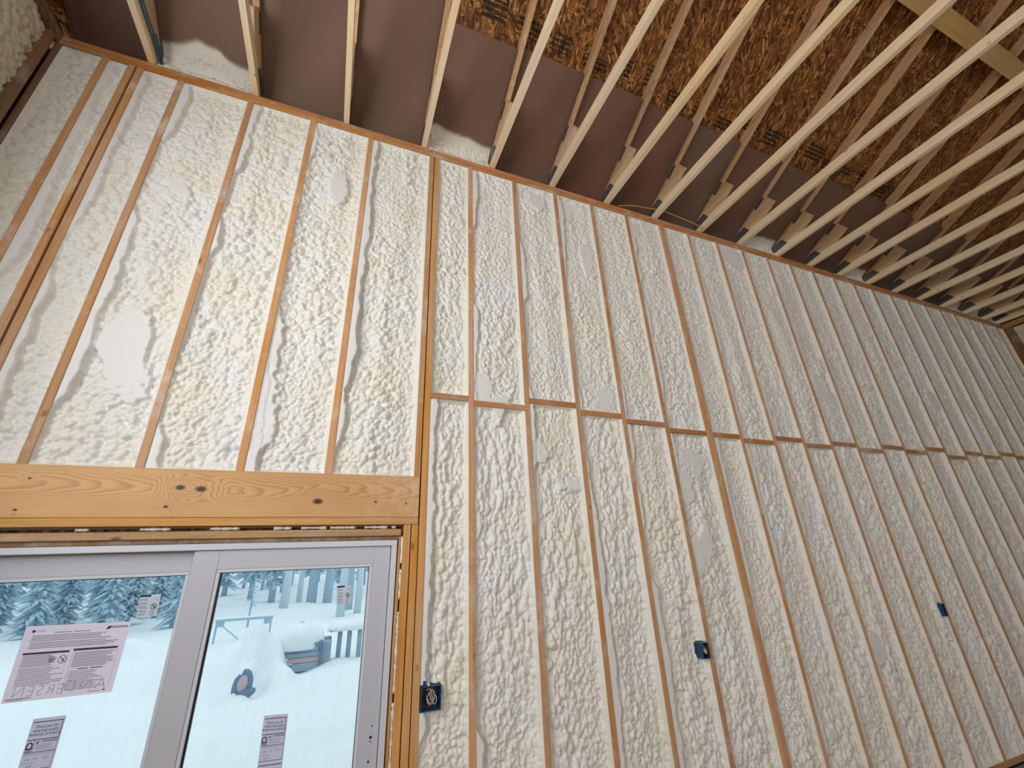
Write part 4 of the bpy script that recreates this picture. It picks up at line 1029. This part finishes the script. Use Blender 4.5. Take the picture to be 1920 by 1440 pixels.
# snow capped lumber stack
st = empty('lumber_stack', (-0.75, 9.2, gz(-0.75, 9.2))); tag(st, 'stack of boards under a thick cap of snow behind the right pane', 'lumber')
st.location.z = -0.22
zc = 0.0
for i, (x0, x1, hh, mt) in enumerate(((-0.12, 0.40, 0.16, M_LUMB), (-0.22, 0.40, 0.10, M_LUMB2), (-0.42, 0.40, 0.09, M_LUMB), (-0.43, 0.38, 0.10, M_LUMB))):
    MB().box(x0, x1, -0.2, 0.9, zc, zc + hh - 0.008, 0.004).build('board', mt, st); zc += hh
MB().box(0.42, 0.63, -0.12, 0.9, 0.02, 0.50, 0.004).build('side_board', M_LUMB, st)
MB().box(0.392, 0.42, -0.24, -0.2, 0.0, 0.56, 0.003).build('stake', M_TARP, st)
for i in range(14):
    rr2 = random.Random(i); xx = -0.42 + 0.85 * i / 13
    MB().tube([(xx, -0.22, zc + 0.04), (xx + rr2.uniform(-.05, .05), 0.4, zc + 0.05 + rr2.uniform(0, .07)), (xx, 0.9, zc + 0.05)], [0.028, 0.032, 0.028], 6).build('branch_pole', M_TARP, st)
def blob(name, sx, sy, sz, mat, parent, loc, seed, flat=0.0):
    n1, n2 = 28, 14; th, ph = np.meshgrid(np.linspace(0, 2 * np.pi, n1), np.linspace(0, np.pi / 2 + flat, n2))
    k = 1 + 0.22 * (fbm(np.cos(th) * 1.7 + 5, np.sin(th) * 1.7 + ph, seed, 2) - 0.5)
    e = 0.75
    X = sx * np.sign(np.cos(th)) * np.abs(np.cos(th)) ** e * np.sin(ph) ** e * k; Yv = sy * np.sign(np.sin(th)) * np.abs(np.sin(th)) ** e * np.sin(ph) ** e * k; Z = sz * np.cos(ph) * k
    return link(name, grid_mesh(name, np.stack([X, Yv, Z], -1), np.zeros_like(X), flip=True), mat, parent, loc)
blob('snow_cap', 0.52, 0.65, 0.36, M_SNOW, st, (-0.03, 0.35, zc + 0.07), 2, 0.35)
rk = empty('snowy_rack', (0.08, 9.5, -0.2)); tag(rk, 'low rack with posts and a long roll of snow along its top', 'rack')
MB().box(-0.25, 0.62, -0.1, 0.5, 0.62, 0.66, 0.004).build('top_board', M_LUMB, rk)
for x0 in (-0.08, 0.13, 0.36, 0.55):
    MB().box(x0, x0 + 0.10, -0.08, 0.0, 0.0, 0.618, 0.004).build('post', M_LUMB, rk)
blob('snow_cap', 0.50, 0.40, 0.16, M_SNOW, rk, (0.18, 0.2, 0.66), 6, 0.2)
# leaning frame
fr = empty('metal_frame', (-2.55, 14.0, -0.02)); tag(fr, 'thin snow topped frame with crossed braces standing behind the mounds', 'frame')
MB().box(-0.76, 0.76, -0.03, 0.03, 0.50, 0.555, 0.003).build('top_rail', M_BARKD, fr)
MB().box(-0.74, 0.74, -0.035, 0.035, 0.556, 0.60, 0.01).build('snow_ridge', M_SNOW, fr)
for x0 in (-0.74, 0.69): MB().box(x0, x0 + 0.05, -0.025, 0.025, -0.2, 0.50, 0.003).build('post', M_BARKD, fr)
for sg in (-1, 1): MB().tube([(sg * 0.68, 0, 0.48), (0.02 * sg, 0, -0.05)], 0.016, 6).build('brace', M_BARKD, fr)
for sg in (-1, 1): MB().prism_x([(-0.012, 0.36), (0.012, 0.36), (0.012, 0.50), (-0.012, 0.50)], sg * 0.60 - 0.08, sg * 0.60 + 0.08).build('gusset', M_BARKD, fr)
# half buried machine
mc = empty('buried_machine', (-1.52, 7.12, -0.24)); tag(mc, 'dark blue nose of a machine with a pink pad, half buried in snow', 'machine')
def hull():
    n1, n2 = 26, 10; a, t = np.meshgrid(np.linspace(0, 2 * np.pi, n1), np.linspace(0, 1, n2))
    rx = 0.17 * np.sin(np.pi * (0.18 + 0.62 * t)) ; X = rx * np.cos(a) + 0.05 * (1 - t); Z = 0.02 + 0.40 * t + 0.09 * np.sin(a) * (1 - 0.5 * t); Yv = 0.18 + 0.42 * t - 0.14 * np.sin(a) * np.sin(np.pi * (0.2 + 0.7 * t))
    return grid_mesh('hull', np.stack([X, Yv - 0.1, Z], -1), np.zeros_like(X))
def oval(name, cx, y, cz, rx, rz, dy, mat, tilt=0.0):
    n1, n2 = 22, 7; a, t = np.meshgrid(np.linspace(0, 2 * np.pi, n1), np.linspace(0, 1, n2)); r = np.sin(t * np.pi / 2)
    X = rx * r * np.cos(a); Z = rz * r * np.sin(a); Yv = y - dy * np.cos(t * np.pi / 2)
    X2 = X * math.cos(tilt) - Z * math.sin(tilt); Z2 = X * math.sin(tilt) + Z * math.cos(tilt)
    return link(name, grid_mesh(name, np.stack([cx + X2, Yv, cz + Z2], -1), np.zeros_like(X), flip=False), mat, mc)
oval('hood', 0.0, 0.10, 0.20, 0.155, 0.25, 0.10, M_MACH, -0.12); oval('pad', 0.005, 0.02, 0.24, 0.075, 0.13, 0.03, M_PAD, -0.12)
oval('bumper', 0.03, 0.06, 0.075, 0.20, 0.085, 0.12, M_MACH, 0.32); oval('lamp', -0.095, -0.03, 0.085, 0.040, 0.050, 0.03, M_SNOW); oval('lamp', -0.01, -0.05, 0.02, 0.045, 0.022, 0.03, M_SNOW)
blob('snow_cap', 0.16, 0.5, 0.17, M_SNOW, mc, (-0.02, 0.52, 0.34), 9, 0.5)
